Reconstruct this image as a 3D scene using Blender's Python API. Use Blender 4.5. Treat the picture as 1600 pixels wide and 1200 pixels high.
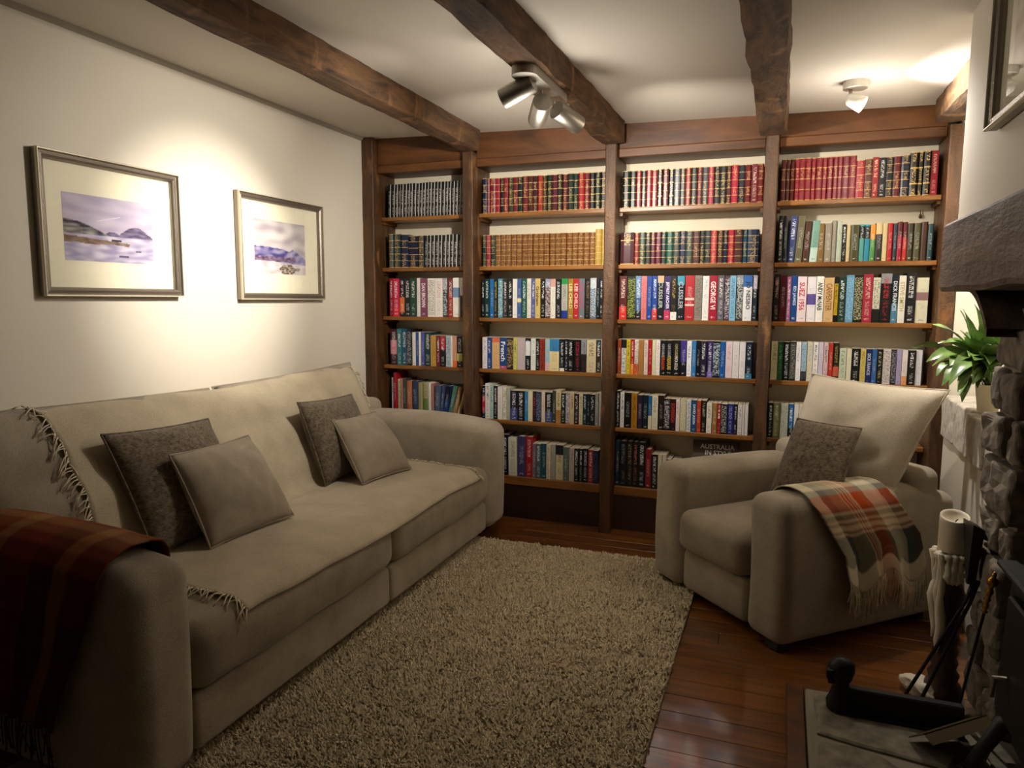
import bpy, bmesh, math, random
import numpy as np
from mathutils import Vector, Matrix, noise
from mathutils.bvhtree import BVHTree
random.seed(7); rng = np.random.default_rng(7)
SC = bpy.context.scene; COL = SC.collection
for o in list(bpy.data.objects): bpy.data.objects.remove(o)

# ---------------------------------------------------------------- camera
CAMP = (2.33439, -3.72614, 1.25867)
YAW, PIT, ROL = math.radians(20.481), math.radians(6.684), math.radians(0.2247)
cam = bpy.data.cameras.new('camera'); cam.sensor_width = 36.0; cam.lens = 1122.84*36/1600; cam.clip_start = .02
camo = bpy.data.objects.new('camera', cam); COL.objects.link(camo)
F = Vector((-math.sin(YAW)*math.cos(PIT), math.cos(YAW)*math.cos(PIT), -math.sin(PIT)))
R = Vector((math.cos(YAW), math.sin(YAW), 0)); U = R.cross(F)
R2 = R*math.cos(ROL)+U*math.sin(ROL); U2 = U*math.cos(ROL)-R*math.sin(ROL)
M = Matrix((R2, U2, -F)).transposed().to_4x4(); M.translation = CAMP
camo.matrix_world = M; SC.camera = camo
# ---------------------------------------------------------------- world, exposure
W = bpy.data.worlds.new('world'); SC.world = W; W.use_nodes = True
W.node_tree.nodes['Background'].inputs[0].default_value = (1.0, .82, .62, 1)
W.node_tree.nodes['Background'].inputs[1].default_value = .012
SC.view_settings.view_transform = 'Standard'; SC.view_settings.look = 'None'
SC.view_settings.gamma = 1; SC.view_settings.use_curve_mapping = False
SC.view_settings.exposure = 1.12
WARM = (1.0, .925, .82)
def spot(name, loc, aim, power, size, blend, rad=.022, col=WARM):
    l = bpy.data.lights.new(name, 'SPOT'); l.energy = power; l.color = col; l.spot_size = math.radians(size)
    l.spot_blend = blend; l.shadow_soft_size = rad
    o = bpy.data.objects.new(name, l); COL.objects.link(o); o.location = loc
    o.rotation_euler = (Vector(aim)-Vector(loc)).to_track_quat('-Z', 'Y').to_euler(); return o
HEADS = [((1.425, -1.25, 1.990), (0, -1.22, 1.40)), ((1.455, -1.09, 1.955), (.86, .05, 1.56)), ((1.535, -.99, 1.950), (2.12, .10, 1.56))]
HEADPOW = [(72, 52, 1.0), (32, 98, .9), (34, 98, .9)]
SKIRT = (22, 104, 1.0)
FILLPOW = 3.9  # power of the added midair fill light
WHEAD = ((2.578, -.425, 2.055), (3.2, -.56, 1.70)); WPOW = (40, 130, .6)

# ---------------------------------------------------------------- helpers
def srgb(h):
    h = h.lstrip('#'); c = [int(h[i:i+2], 16)/255 for i in (0, 2, 4)]
    return tuple(x/12.92 if x <= .04045 else ((x+.055)/1.055)**2.4 for x in c)
def link(name, me, parent=None, mat=None):
    if parent is not None:
        b = parent.matrix_world.translation if parent.parent is None else Vector(parent['wbase'])
        me.transform(Matrix.Translation(-b))
    o = bpy.data.objects.new(name, me); COL.objects.link(o)
    if parent is not None:
        o.parent = parent; o['wbase'] = tuple(b)
    if mat is not None: me.materials.append(mat)
    return o
def mk(name, verts, faces, mat=None, parent=None, smooth=False):
    me = bpy.data.meshes.new(name); me.from_pydata([tuple(v) for v in verts], [], [tuple(f) for f in faces]); me.update()
    if smooth: me.polygons.foreach_set('use_smooth', [True]*len(me.polygons))
    return link(name, me, parent, mat)
def thing(name, loc, label, cat, group=None, kind=None):
    o = bpy.data.objects.new(name, None); COL.objects.link(o); o.location = loc; o.empty_display_size = .05
    o.matrix_world = Matrix.Translation(loc)
    tag(o, label, cat, group, kind); return o
def tag(o, label=None, cat=None, group=None, kind=None):
    if label: o['label'] = label
    if cat: o['category'] = cat
    if group: o['group'] = group
    if kind: o['kind'] = kind
    return o
def boxm(name, x0, x1, y0, y1, z0, z1, mat, parent=None, bev=0.0, seg=2, fn=None):
    bm = bmesh.new(); bmesh.ops.create_cube(bm, size=1)
    for v in bm.verts:
        v.co = Vector(((x0+x1)/2+v.co.x*(x1-x0), (y0+y1)/2+v.co.y*(y1-y0), (z0+z1)/2+v.co.z*(z1-z0)))
    if bev > 0: bmesh.ops.bevel(bm, geom=list(bm.edges), offset=bev, segments=seg, profile=.6, affect='EDGES')
    if fn:
        for v in bm.verts: v.co = Vector(fn(*v.co))
    me = bpy.data.meshes.new(name); bm.to_mesh(me); bm.free()
    return link(name, me, parent, mat)
def axis_samples(h, r, k, m):
    a = [-(h-r)-r*math.tan(math.pi/4*(k-i)/k) for i in range(k)]
    b = [-(h-r)+2*(h-r)*i/m for i in range(m+1)]
    return a+b+[-x for x in reversed(a)]
def rboxv(x0, x1, y0, y1, z0, z1, r, m=6, k=3, puff=(0, 0, 0)):
    h = np.array([(x1-x0)/2, (y1-y0)/2, (z1-z0)/2]); c = np.array([(x0+x1)/2, (y0+y1)/2, (z0+z1)/2])
    r = min(r, h.min()*.98); S = [axis_samples(h[i], r, k, m) for i in range(3)]
    idx = {}; V = []; Fc = []
    def vid(p):
        key = tuple(np.round(p, 6))
        if key not in idx: idx[key] = len(V); V.append(p)
        return idx[key]
    for a in range(3):
        b, d = (a+1) % 3, (a+2) % 3
        for s in (-1, 1):
            nb, nd = len(S[b]), len(S[d]); G = np.zeros((nb, nd), int)
            for i in range(nb):
                for j in range(nd):
                    p = np.zeros(3); p[a] = s*h[a]; p[b] = S[b][i]; p[d] = S[d][j]; G[i, j] = vid(p)
            for i in range(nb-1):
                for j in range(nd-1):
                    q = (G[i, j], G[i+1, j], G[i+1, j+1], G[i, j+1]); Fc.append(q if s > 0 else q[::-1])
    V = np.array(V); inner = np.clip(V, -(h-r), h-r); d = V-inner; L = np.linalg.norm(d, axis=1, keepdims=True)
    V = inner+r*d/np.maximum(L, 1e-9)
    n = V/h; out = V.copy()
    for a in range(3):
        b, d = (a+1) % 3, (a+2) % 3
        out[:, a] += puff[a]*n[:, a]*np.clip(1-n[:, b]**2, 0, 1)*np.clip(1-n[:, d]**2, 0, 1)
    return out+c, Fc
def wob(V, amp, sc, seed=0):
    V = np.array(V, float)
    for i, p in enumerate(V):
        q = Vector((p[0]*sc+seed, p[1]*sc, p[2]*sc)); V[i] += amp*np.array(noise.noise_vector(q))
    return V
def soft(name, args, mat, parent, r=.05, m=6, k=3, puff=(0, 0, 0), fn=None, wamp=0, wsc=4, seed=0):
    V, Fc = rboxv(*args, r, m, k, puff)
    if wamp: V = wob(V, wamp, wsc, seed)
    if fn is not None: V = fn(V)
    o = mk(name, V, Fc, mat, parent, True); o_v[name+str(len(o_v))] = (V, Fc); LAST[0] = (V, Fc); return o
o_v = {}; LAST = [None]
def tube(pts, rad, n=6, cap=True):
    pts = [Vector(p) for p in pts]; V = []; Fc = []
    if not hasattr(rad, '__len__'): rad = [rad]*len(pts)
    t0 = (pts[1]-pts[0]).normalized(); a = t0.orthogonal().normalized()
    for i, p in enumerate(pts):
        t = (pts[min(i+1, len(pts)-1)]-pts[max(i-1, 0)]).normalized()
        a = (a-t*a.dot(t)).normalized(); b = t.cross(a)
        for j in range(n):
            w = 2*math.pi*j/n; V.append(p+(a*math.cos(w)+b*math.sin(w))*rad[i])
    for i in range(len(pts)-1):
        for j in range(n): Fc.append((i*n+j, i*n+(j+1) % n, (i+1)*n+(j+1) % n, (i+1)*n+j))
    if cap: Fc.append(tuple(range(n))[::-1]); Fc.append(tuple((len(pts)-1)*n+j for j in range(n)))
    return V, Fc
def merge(parts):
    V = []; Fc = []
    for v, f in parts:
        o = len(V); V += [tuple(x) for x in v]; Fc += [tuple(i+o for i in q) for q in f]
    return V, Fc
def lathe(prof, n=24, loc=(0, 0, 0), axis=None, fn=None):
    V = []; Fc = []
    for i, (r, z) in enumerate(prof):
        for j in range(n):
            w = 2*math.pi*j/n; rr = r if fn is None else fn(r, z, w)
            V.append(Vector((rr*math.cos(w), rr*math.sin(w), z)))
    for i in range(len(prof)-1):
        for j in range(n): Fc.append((i*n+j, i*n+(j+1) % n, (i+1)*n+(j+1) % n, (i+1)*n+j))
    Fc.append(tuple(range(n))[::-1]); Fc.append(tuple((len(prof)-1)*n+j for j in range(n)))
    if axis is not None:
        q = Vector((0, 0, 1)).rotation_difference(Vector(axis).normalized()); V = [q @ v for v in V]
    L = Vector(loc); return [v+L for v in V], Fc
def vcol(o, name, cols, domain='POINT'):
    a = o.data.color_attributes.new(name, 'FLOAT_COLOR', domain)
    a.data.foreach_set('color', np.asarray(cols, np.float32).ravel())

# ---------------------------------------------------------------- materials
def newmat(name):
    m = bpy.data.materials.new(name); m.use_nodes = True; t = m.node_tree
    return m, t, t.nodes['Principled BSDF']
def N(t, ty, **kw):
    n = t.nodes.new(ty)
    for k, v in kw.items():
        if k.startswith('i_'):
            k = k[2:]; k = int(k) if k.isdigit() else k.replace('_', ' ')
            n.inputs[k].default_value = v
        else: setattr(n, k, v)
    return n
def ramp(t, fac, stops):
    r = N(t, 'ShaderNodeValToRGB'); e = r.color_ramp.elements
    while len(e) < len(stops): e.new(.5)
    for x, (p, c) in zip(e, stops): x.position = p; x.color = (*c, 1)
    t.links.new(fac, r.inputs[0]); return r.outputs[0]
def coords(t, scale, kind='Object'):
    c = N(t, 'ShaderNodeTexCoord'); mp = N(t, 'ShaderNodeMapping'); mp.inputs['Scale'].default_value = scale
    t.links.new(c.outputs[kind], mp.inputs[0]); return mp.outputs[0]
def bump(t, b, h, s, d=.01):
    n = N(t, 'ShaderNodeBump'); n.inputs['Strength'].default_value = s; n.inputs['Distance'].default_value = d
    t.links.new(h, n.inputs['Height'])
    t.links.new(n.outputs[0], b.inputs['Normal']); return n
def plain(name, c, rough=.6, metal=0, spec=.5, bumpsc=0, bs=.2, var=0):
    m, t, b = newmat(name); b.inputs['Base Color'].default_value = (*c, 1); b.inputs['Roughness'].default_value = rough
    b.inputs['Metallic'].default_value = metal; b.inputs['Specular IOR Level'].default_value = spec
    if bumpsc:
        n = N(t, 'ShaderNodeTexNoise'); n.inputs['Scale'].default_value = bumpsc; n.inputs['Detail'].default_value = 5
        t.links.new(coords(t, (1, 1, 1)), n.inputs['Vector']); bump(t, b, n.outputs[0], bs, .004)
        if var:
            t.links.new(ramp(t, n.outputs[0], [(.3, tuple(x*(1-var) for x in c)), (.7, tuple(min(1, x*(1+var)) for x in c))]), b.inputs['Base Color'])
    return m
def wood(name, dark, light, scale, rough=.4, bs=.15, pits=0, rand=0.0, worn=None, coat=0):
    m, t, b = newmat(name); v = coords(t, scale)
    oi = N(t, 'ShaderNodeObjectInfo'); ad = N(t, 'ShaderNodeVectorMath', operation='MULTIPLY_ADD')
    ad.inputs[1].default_value = (1, 1, 1); cb = N(t, 'ShaderNodeVectorMath', operation='SCALE'); cb.inputs['Scale'].default_value = 37.
    cx = N(t, 'ShaderNodeCombineXYZ')
    for i in range(3): t.links.new(oi.outputs['Random'], cx.inputs[i])
    t.links.new(cx.outputs[0], cb.inputs[0]); t.links.new(v, ad.inputs[0]); t.links.new(cb.outputs[0], ad.inputs[2])
    n = N(t, 'ShaderNodeTexNoise'); n.inputs['Scale'].default_value = 1; n.inputs['Detail'].default_value = 7; n.inputs['Roughness'].default_value = .62
    n.inputs['Distortion'].default_value = .6
    t.links.new(ad.outputs[0], n.inputs['Vector'])
    mid = tuple((a+c)/2 for a, c in zip(dark, light))
    c = ramp(t, n.outputs[0], [(.28, dark), (.5, mid), (.72, light)])
    if rand:
        hs = N(t, 'ShaderNodeHueSaturation'); mr = N(t, 'ShaderNodeMapRange'); mr.inputs[3].default_value = 1-rand; mr.inputs[4].default_value = 1+rand
        t.links.new(oi.outputs['Random'], mr.inputs[0]); t.links.new(mr.outputs[0], hs.inputs['Value']); t.links.new(c, hs.inputs['Color']); c = hs.outputs[0]
    if worn:
        n2 = N(t, 'ShaderNodeTexNoise'); n2.inputs['Scale'].default_value = 9; n2.inputs['Detail'].default_value = 8
        t.links.new(coords(t, (1, 1, .35)), n2.inputs['Vector']); mx = N(t, 'ShaderNodeMix', data_type='RGBA')
        f = ramp(t, n2.outputs[0], [(.6, (0, 0, 0)), (.72, (1, 1, 1))])
        t.links.new(f, mx.inputs[0]); t.links.new(c, mx.inputs[6]); mx.inputs[7].default_value = (*worn, 1); c = mx.outputs[2]
    t.links.new(c, b.inputs['Base Color']); b.inputs['Roughness'].default_value = rough
    if coat: b.inputs['Coat Weight'].default_value = coat; b.inputs['Coat Roughness'].default_value = .1; b.inputs['Coat IOR'].default_value = 1.9
    h = n.outputs[0]
    if pits:
        vo = N(t, 'ShaderNodeTexNoise'); vo.inputs['Scale'].default_value = pits; vo.inputs['Detail'].default_value = 6; vo.inputs['Roughness'].default_value = .7
        t.links.new(coords(t, (1, .35, 1)), vo.inputs['Vector']); mth = N(t, 'ShaderNodeMath', operation='MULTIPLY_ADD'); mth.inputs[1].default_value = 1.6
        t.links.new(vo.outputs[0], mth.inputs[0]); t.links.new(h, mth.inputs[2]); h = mth.outputs[0]
    bump(t, b, h, bs, .012); return m
def fabric(name, c1, c2, sc=420, bs=.5, big=9, rough=.95, sheen=.25, weave=(1, 1, 1)):
    m, t, b = newmat(name); v = coords(t, weave)
    n = N(t, 'ShaderNodeTexNoise'); n.inputs['Scale'].default_value = sc; n.inputs['Detail'].default_value = 3; t.links.new(v, n.inputs['Vector'])
    g = N(t, 'ShaderNodeTexNoise'); g.inputs['Scale'].default_value = big; g.inputs['Detail'].default_value = 4; t.links.new(coords(t, (1, 1, 1)), g.inputs['Vector'])
    ma = N(t, 'ShaderNodeMath', operation='MULTIPLY_ADD'); ma.inputs[1].default_value = .45; t.links.new(g.outputs[0], ma.inputs[0])
    mb = N(t, 'ShaderNodeMath', operation='MULTIPLY'); mb.inputs[1].default_value = .6; t.links.new(n.outputs[0], mb.inputs[0]); t.links.new(mb.outputs[0], ma.inputs[2])
    t.links.new(ramp(t, ma.outputs[0], [(.36, c1), (.68, c2)]), b.inputs['Base Color'])
    b.inputs['Roughness'].default_value = rough; b.inputs['Sheen Weight'].default_value = sheen; b.inputs['Specular IOR Level'].default_value = .15
    bump(t, b, n.outputs[0], bs, .002); return m
def vmat(name, attr='Col', rough=.8, spec=.2, bs=0, sc=300):
    m, t, b = newmat(name); a = N(t, 'ShaderNodeAttribute', attribute_name=attr); b.inputs['Roughness'].default_value = rough
    b.inputs['Specular IOR Level'].default_value = spec; t.links.new(a.outputs['Color'], b.inputs['Base Color'])
    if bs:
        n = N(t, 'ShaderNodeTexNoise'); n.inputs['Scale'].default_value = sc; t.links.new(coords(t, (1, 1, 1)), n.inputs['Vector']); bump(t, b, n.outputs[0], bs, .003)
    return m
def bookmat(name, rough, coat=0):
    m, t, b = newmat(name); a = N(t, 'ShaderNodeAttribute', attribute_name='Col'); k = N(t, 'ShaderNodeAttribute', attribute_name='Ink')
    uv = N(t, 'ShaderNodeUVMap', uv_map='uv'); oi = N(t, 'ShaderNodeObjectInfo'); cx = N(t, 'ShaderNodeCombineXYZ'); cb = N(t, 'ShaderNodeVectorMath', operation='SCALE'); cb.inputs['Scale'].default_value = 91.
    for i in range(3): t.links.new(oi.outputs['Random'], cx.inputs[i])
    t.links.new(cx.outputs[0], cb.inputs[0]); mp = N(t, 'ShaderNodeMapping'); mp.inputs['Scale'].default_value = (125, 235, 1); t.links.new(uv.outputs[0], mp.inputs[0])
    ad = N(t, 'ShaderNodeVectorMath', operation='ADD'); t.links.new(mp.outputs[0], ad.inputs[0]); t.links.new(cb.outputs[0], ad.inputs[1])
    n = N(t, 'ShaderNodeTexNoise'); n.inputs['Scale'].default_value = 1; n.inputs['Detail'].default_value = 1; t.links.new(ad.outputs[0], n.inputs['Vector'])
    f = ramp(t, n.outputs[0], [(.49, (0, 0, 0)), (.54, (1, 1, 1))]); mu = N(t, 'ShaderNodeMath', operation='MULTIPLY'); t.links.new(f, mu.inputs[0]); t.links.new(k.outputs['Alpha'], mu.inputs[1])
    mx = N(t, 'ShaderNodeMix', data_type='RGBA'); t.links.new(mu.outputs[0], mx.inputs[0]); t.links.new(a.outputs['Color'], mx.inputs[6]); t.links.new(k.outputs['Color'], mx.inputs[7])
    t.links.new(mx.outputs[2], b.inputs['Base Color']); b.inputs['Roughness'].default_value = rough; b.inputs['Specular IOR Level'].default_value = .4
    return m
M_WALL = plain('wall_paint', srgb('d8d0c0'), .75, bumpsc=60, bs=.06)
M_CEIL = plain('ceiling_paint', srgb('cfc8bc'), .85, bumpsc=30, bs=.05)
M_BACK = plain('alcove_paint', srgb('d8ceb6'), .8)
M_CASE = wood('bookcase_wood', srgb('331a0b'), srgb('744418'), (9, 9, 2.2), .42, .12)
M_PLINTH = wood('plinth_wood', srgb('160a05'), srgb('3a1e0e'), (2.2, 9, 9), .5, .12)
M_POST = wood('post_wood', srgb('25140a'), srgb('62401e'), (22, 22, 3), .45, .35, pits=40, worn=srgb('9a6a3c'))
M_SHELF = wood('shelf_wood', srgb('583412'), srgb('a06a30'), (2.5, 14, 14), .38, .1)
M_BEAM = wood('hewn_beam_wood', srgb('24150a'), srgb('7c5732'), (22, 4.5, 22), .85, 1.0, pits=60, worn=srgb('946a42'))
M_FASC = wood('fascia_wood', srgb('321a09'), srgb('6e4218'), (2.2, 12, 12), .5, .12)
M_FLOOR = wood('floorboard_wood', srgb('4a270d'), srgb('965a1e'), (2.4, 24, 24), .32, .06, rand=.16, coat=1.0)
M_SUB = plain('joint_dark', srgb('120a06'), .9)
M_MANT = wood('mantel_wood', srgb('42342a'), srgb('7a6656'), (14, 2, 14), .6, .5, pits=30)
M_SOFA = fabric('sofa_chenille', srgb('8a7e6b'), srgb('b4a894'), 380, .5, 7)
M_SOFA2 = fabric('seat_chenille', srgb('7c705c'), srgb('a49882'), 380, .5, 9)
M_BCUSH = fabric('back_cushion_linen', srgb('b3a792'), srgb('d8cdb9'), 300, .4, 6, weave=(1, 1, 1))
M_PDARK = fabric('taupe_weave', srgb('3e342b'), srgb('8a7b66'), 150, 1.0, 60, weave=(.6, .6, 3.0))
M_PLIGHT = fabric('stone_velvet', srgb('877a68'), srgb('a99c88'), 420, .35, 12)
M_THROW = fabric('cream_throw_weave', srgb('a89b82'), srgb('cdbfa4'), 330, .5, 8)
M_FRINGE = plain('fringe_yarn', srgb('e0d3b6'), .9)
M_FOOT = plain('dark_foot', srgb('120d09'), .5)
M_PILE = vmat('rug_pile', 'Col', .95, .05)
M_RUGB = plain('rug_backing', srgb('a08f70'), .95)
M_SILVER = plain('frame_silver', srgb('8f8578'), .38, .75, bumpsc=180, bs=.25)
M_BEAD = plain('frame_bead', srgb('d6ccb4'), .4, .2)
M_MATB = plain('mount_board', srgb('e2dcc6'), .9)
M_PRINT = vmat('watercolour_print', 'Col', .9, .1)
M_STEEL = plain('brushed_steel', srgb('a09a90'), .42, 1.0)
M_DARKIN = plain('lamp_inside', srgb('2a2622'), .5)
M_WHITE = plain('white_enamel', srgb('d8d4cb'), .35)
M_STONE = plain('grey_stone', srgb('746b5e'), .85, bumpsc=26, bs=1.0, var=.45)
M_STONE2 = plain('pale_ledge_stone', srgb('b5ada0'), .85, bumpsc=40, bs=.9, var=.2)
M_HSTONE = plain('hearth_stone', srgb('7a7260'), .8, bumpsc=22, bs=.9, var=.45)
M_MORT = plain('mortar', srgb('8d8472'), .95, bumpsc=60, bs=.6)
M_BRICK = plain('fireback_brick', srgb('6a3d26'), .9, bumpsc=20, bs=.6, var=.4)
M_IRON = plain('black_iron', srgb('171513'), .5, .3, bumpsc=90, bs=.2)
M_STOVE = plain('stove_iron', srgb('2a2826'), .55, .3)
M_BRASS = plain('brass', srgb('b58a3c'), .25, 1.0)
M_CANDLE, _t, _b = newmat('candle_wax'); _b.inputs['Base Color'].default_value = (*srgb('e2d8c2'), 1); _b.inputs['Roughness'].default_value = .45
_b.inputs['Subsurface Weight'].default_value = .3; _b.inputs['Subsurface Radius'].default_value = (.02, .012, .006)
M_TURN = wood('turned_wood', srgb('241409'), srgb('4e3420'), (20, 20, 4), .5, .2)
M_POT = plain('cream_pot', srgb('e2d8b8'), .35)
M_SOIL = plain('soil', srgb('2a180e'), .95, bumpsc=80, bs=1)
M_LETTER = {}
def ink(h):
    if h not in M_LETTER: M_LETTER[h] = plain('ink_'+h, srgb(h), .5)
    return M_LETTER[h]
M_PAPER = bookmat('book_paper', .38); M_LEATHER = bookmat('book_leather', .36)
m, t, b = newmat('leaf'); 
n = N(t, 'ShaderNodeTexNoise'); n.inputs['Scale'].default_value = 14; t.links.new(coords(t, (1, 1, 1)), n.inputs['Vector'])
t.links.new(ramp(t, n.outputs[0], [(.3, srgb('34541f')), (.7, srgb('80a255'))]), b.inputs['Base Color']); b.inputs['Roughness'].default_value = .3
M_LEAF = m
m, t, b = newmat('picture_glass'); g = N(t, 'ShaderNodeBsdfGlossy'); g.inputs['Roughness'].default_value = .01
tr = N(t, 'ShaderNodeBsdfTransparent'); fr = N(t, 'ShaderNodeFresnel'); fr.inputs[0].default_value = 1.5; mx = N(t, 'ShaderNodeMixShader')
t.links.new(fr.outputs[0], mx.inputs[0]); t.links.new(tr.outputs[0], mx.inputs[1]); t.links.new(g.outputs[0], mx.inputs[2])
t.links.new(mx.outputs[0], t.nodes['Material Output'].inputs[0]); M_GLASS = m
m, t, b = newmat('lit_bulb'); b.inputs['Emission Color'].default_value = (1, .9, .75, 1); b.inputs['Emission Strength'].default_value = 14; M_BULB = m

# ---------------------------------------------------------------- setting
def ceilz(x): return 2.19-.02*x
YF = -4.3; XR = 3.06; YB = .25
tag(boxm('wall_left', -.12, 0, YF, YB+.1, -.1, 2.3, M_WALL), kind='structure')
tag(boxm('wall_back', 0, 3.5, YB, YB+.12, -.1, 2.3, M_BACK), kind='structure')
tag(boxm('wall_right', 3.25, 3.6, -1.02, YB, -.1, 2.3, M_WALL), kind='structure')
tag(boxm('wall_return', 3.06, 3.25, .0, YB, -.1, 2.3, M_WALL), kind='structure')
tag(mk('ceiling', [(0, YF, ceilz(0)), (3.6, YF, ceilz(3.6)), (3.6, YB, ceilz(3.6)), (0, YB, ceilz(0)), (0, YF, 2.32), (3.6, YF, 2.32), (3.6, YB, 2.32), (0, YB, 2.32)],
   [(0, 3, 2, 1), (4, 5, 6, 7), (0, 1, 5, 4), (1, 2, 6, 5), (2, 3, 7, 6), (3, 0, 4, 7)], M_CEIL), kind='structure')
# strip coloured grey as the shadow line where ceiling meets left wall
V, Fc = [], []
for i in range(61):
    y = YF+(0-YF)*i/60; w = .015+.005*noise.noise(Vector((y*3, 0, 0)))
    V += [(0, y, 2.172), (w, y, 2.178), (w+.002, y, 2.19)]
for i in range(60):
    for j in range(2): Fc.append((i*3+j, i*3+j+1, i*3+j+4, i*3+j+3))
tag(mk('shadow_strip', V, Fc, plain('shadow_line_grey', srgb('a39b8c'), .8)), kind='structure')
fl = tag(boxm('floor', 0, 3.6, YF, YB, -.08, -.006, M_SUB), kind='structure')
bw = .1; y = .0; r_ = 0
while y > YF+.1:
    cuts = [0]; x = random.uniform(.5, 2.2)
    while x < 3.2: cuts.append(x); x += random.uniform(1.4, 2.2)
    cuts.append(3.56)
    for a, c in zip(cuts, cuts[1:]):
        boxm('plank', a+.0012, c-.0012, y-bw+.0007, y-.0007, -.008, random.uniform(-.0004, .0004), M_FLOOR, fl, .0012, 1)
    y -= bw
boxm('plank', 0, 3.56, .0005, .25, -.008, 0, M_FLOOR, fl)

def hewn(name, xl0, xr0, xl1, xr1, y0, y1, zb0, zb1, ztop, label, seed, amp=.007):
    n = 70; V = []; Fc = []; prof = []
    for i in range(n+1):
        f = i/n; y = y0+(y1-y0)*f; xl = xl0+(xl1-xl0)*f; xr = xr0+(xr1-xr0)*f; zb = zb0+(zb1-zb0)*f
        ring = [(xl, ztop), (xl, ztop*.45+zb*.55), (xl+.006, zb+.004), (xl*.67+xr*.33, zb), (xl*.33+xr*.67, zb), (xr-.006, zb+.004), (xr, ztop*.45+zb*.55), (xr, ztop)]
        for j, (x, z) in enumerate(ring):
            k = 0 if j in (0, 7) else 1
            nx = noise.noise(Vector((y*7+seed, j*1.7, seed)))+.6*noise.noise(Vector((y*22+seed, j*2.7, 3)))
            nz = noise.noise(Vector((y*6, j*1.3+seed, 9)))
            V.append((x+amp*nx, y, z+amp*.7*nz*k))
    m = 8
    for i in range(n):
        for j in range(m-1): Fc.append((i*m+j, (i+1)*m+j, (i+1)*m+j+1, i*m+j+1))
    Fc.append(tuple(range(m))); Fc.append(tuple(n*m+j for j in range(m))[::-1])
    o = mk(name, V, Fc, M_BEAM, None, False); return tag(o, label, 'beam', 'ceiling beams')
hewn('ceiling_beam', .655, .772, .641, .752, -4.2, .0, 2.07, 2.066, 2.2, 'rough dark ceiling beam nearest the left wall, ending over the first post', 1)
hewn('ceiling_beam', 1.405, 1.52, 1.425, 1.546, -4.2, .0, 2.055, 2.05, 2.19, 'rough dark ceiling beam that carries the triple steel spotlight', 2)
hewn('ceiling_beam', 2.172, 2.325, 2.195, 2.32, -4.2, .0, 2.045, 2.036, 2.17, 'wide cracked ceiling beam running straight towards the third bookcase post', 3, .009)
hewn('ceiling_beam', 2.93, 3.06, 2.925, 3.05, -1.0, -.02, 2.035, 2.035, 2.15, 'short stub of orange-brown beam above the white ceiling spotlight corner', 4)

# ---------------------------------------------------------------- bookcase
bc = thing('bookcase', (1.53, 0, 0), 'built-in dark wooden bookcase with four bays filling the back wall', 'bookcase')
POST = [(0, .076), (.643, .705), (1.449, 1.508), (2.227, 2.287), (2.992, 3.058)]
PT = [2.185, 2.066, 2.05, 2.036, 2.03]
for i, (a, c) in enumerate(POST):
    V, Fc = [], []; n = 40
    for k in range(n+1):
        z = PT[i]*k/n
        for (x, y) in ((a, YB), (a, .004), (a+.005, 0), (c-.005, 0), (c, .004), (c, YB)):
            s = .0 if y == YB else .0035
            V.append((x+s*noise.noise(Vector((z*9, i*5, x*40)))*(0 if (i == 0 and x < .01) else 1), y+s*noise.noise(Vector((z*11, i*7, 4))), z))
    for k in range(n):
        for j in range(5): Fc.append((k*6+j, k*6+j+1, (k+1)*6+j+1, (k+1)*6+j))
    Fc += [tuple(range(6))[::-1], tuple(n*6+j for j in range(6))]
    mk('post', V, Fc, M_POST, bc)
SZ = [1.741, 1.446, 1.157, .864, .571, .245]
BAY = [(POST[i][1], POST[i+1][0]) for i in range(4)]
for bi, (a, c) in enumerate(BAY):
    for si, z in enumerate(SZ):
        th = .023 if si < 5 else .05
        boxm('shelf', a+.001, c-.001, .085, YB-.001, z-th, z, M_SHELF, bc, .003, 1)
        if si < 5:
            for (p, q) in ((a+.001, a+.016), (c-.016, c-.001)):
                boxm('shelf_cleat', p, q, .1, YB-.005, z-th-.018, z-th-.0005, M_CASE, bc)
    boxm('fascia_board', a+.001, c-.001, .056, .08, 2.036, ceilz((a+c)/2)+.01, M_FASC, bc, .002, 1)
    boxm('top_board', a+.001, c-.001, .045, YB-.001, 1.990, 2.035, M_FASC, bc, .004, 1)
    boxm('plinth_board', a+.001, c-.001, .09, .11, 0, .194, M_PLINTH, bc)

# ---------------------------------------------------------------- books
# token rows: width colour flags (l leather, s silver-edged case, t title, m picture, hN height, cHEX:f lower block, THEX:f top block, bHEX:a:b band, LN lean, =TEXT:HEX)
PAL = dict(black='101214', charcoal='35363a', grey='7c7a76', silver='b9b6b0', white='ece8e0', cream='e2d4ae', yellow='e2c63c', ochre='c8892c', tan='a87b44', brown='5f3a22',
 orange='d8662c', salmon='d98a6c', pink='dc5a7a', rose='d9a8ae', red='c02a2c', crimson='a01c30', maroon='561a22', mauve='8a5a72', purple='4a3a7a', lilac='b4a6cc',
 navy='161e3c', blue='2456a8', slate='4a5d82', sky='4a9ad6', paleblue='a9c8dc', teal='1e5a5e', turquoise='4aa8a4', darkgreen='17352a', green='2f7a44', palegreen='a8bfa0', olive='5c5a34', gold='b08a3e')
NICE = dict(paleblue='pale blue', darkgreen='dark green', palegreen='pale green', sky='sky blue', navy='navy blue', slate='slate blue', gold='gold brown')
PALV = {k: srgb(v) for k, v in PAL.items()}
def cname(h):
    c = srgb(h); f = lambda q: [x**.45 for x in q]
    k = min(PALV, key=lambda n_: sum((p-q)**2 for p, q in zip(f(PALV[n_]), f(c)))); return NICE.get(k, k)
ROWS = {}
def row(bay, sh, xa, xb, h, kind, s): ROWS[(bay, sh)] = (xa, xb, h, kind, s)
row(0, 0, .115, .630, .19, 'case', ','.join(['38 14161a s L2']*25))
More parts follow.
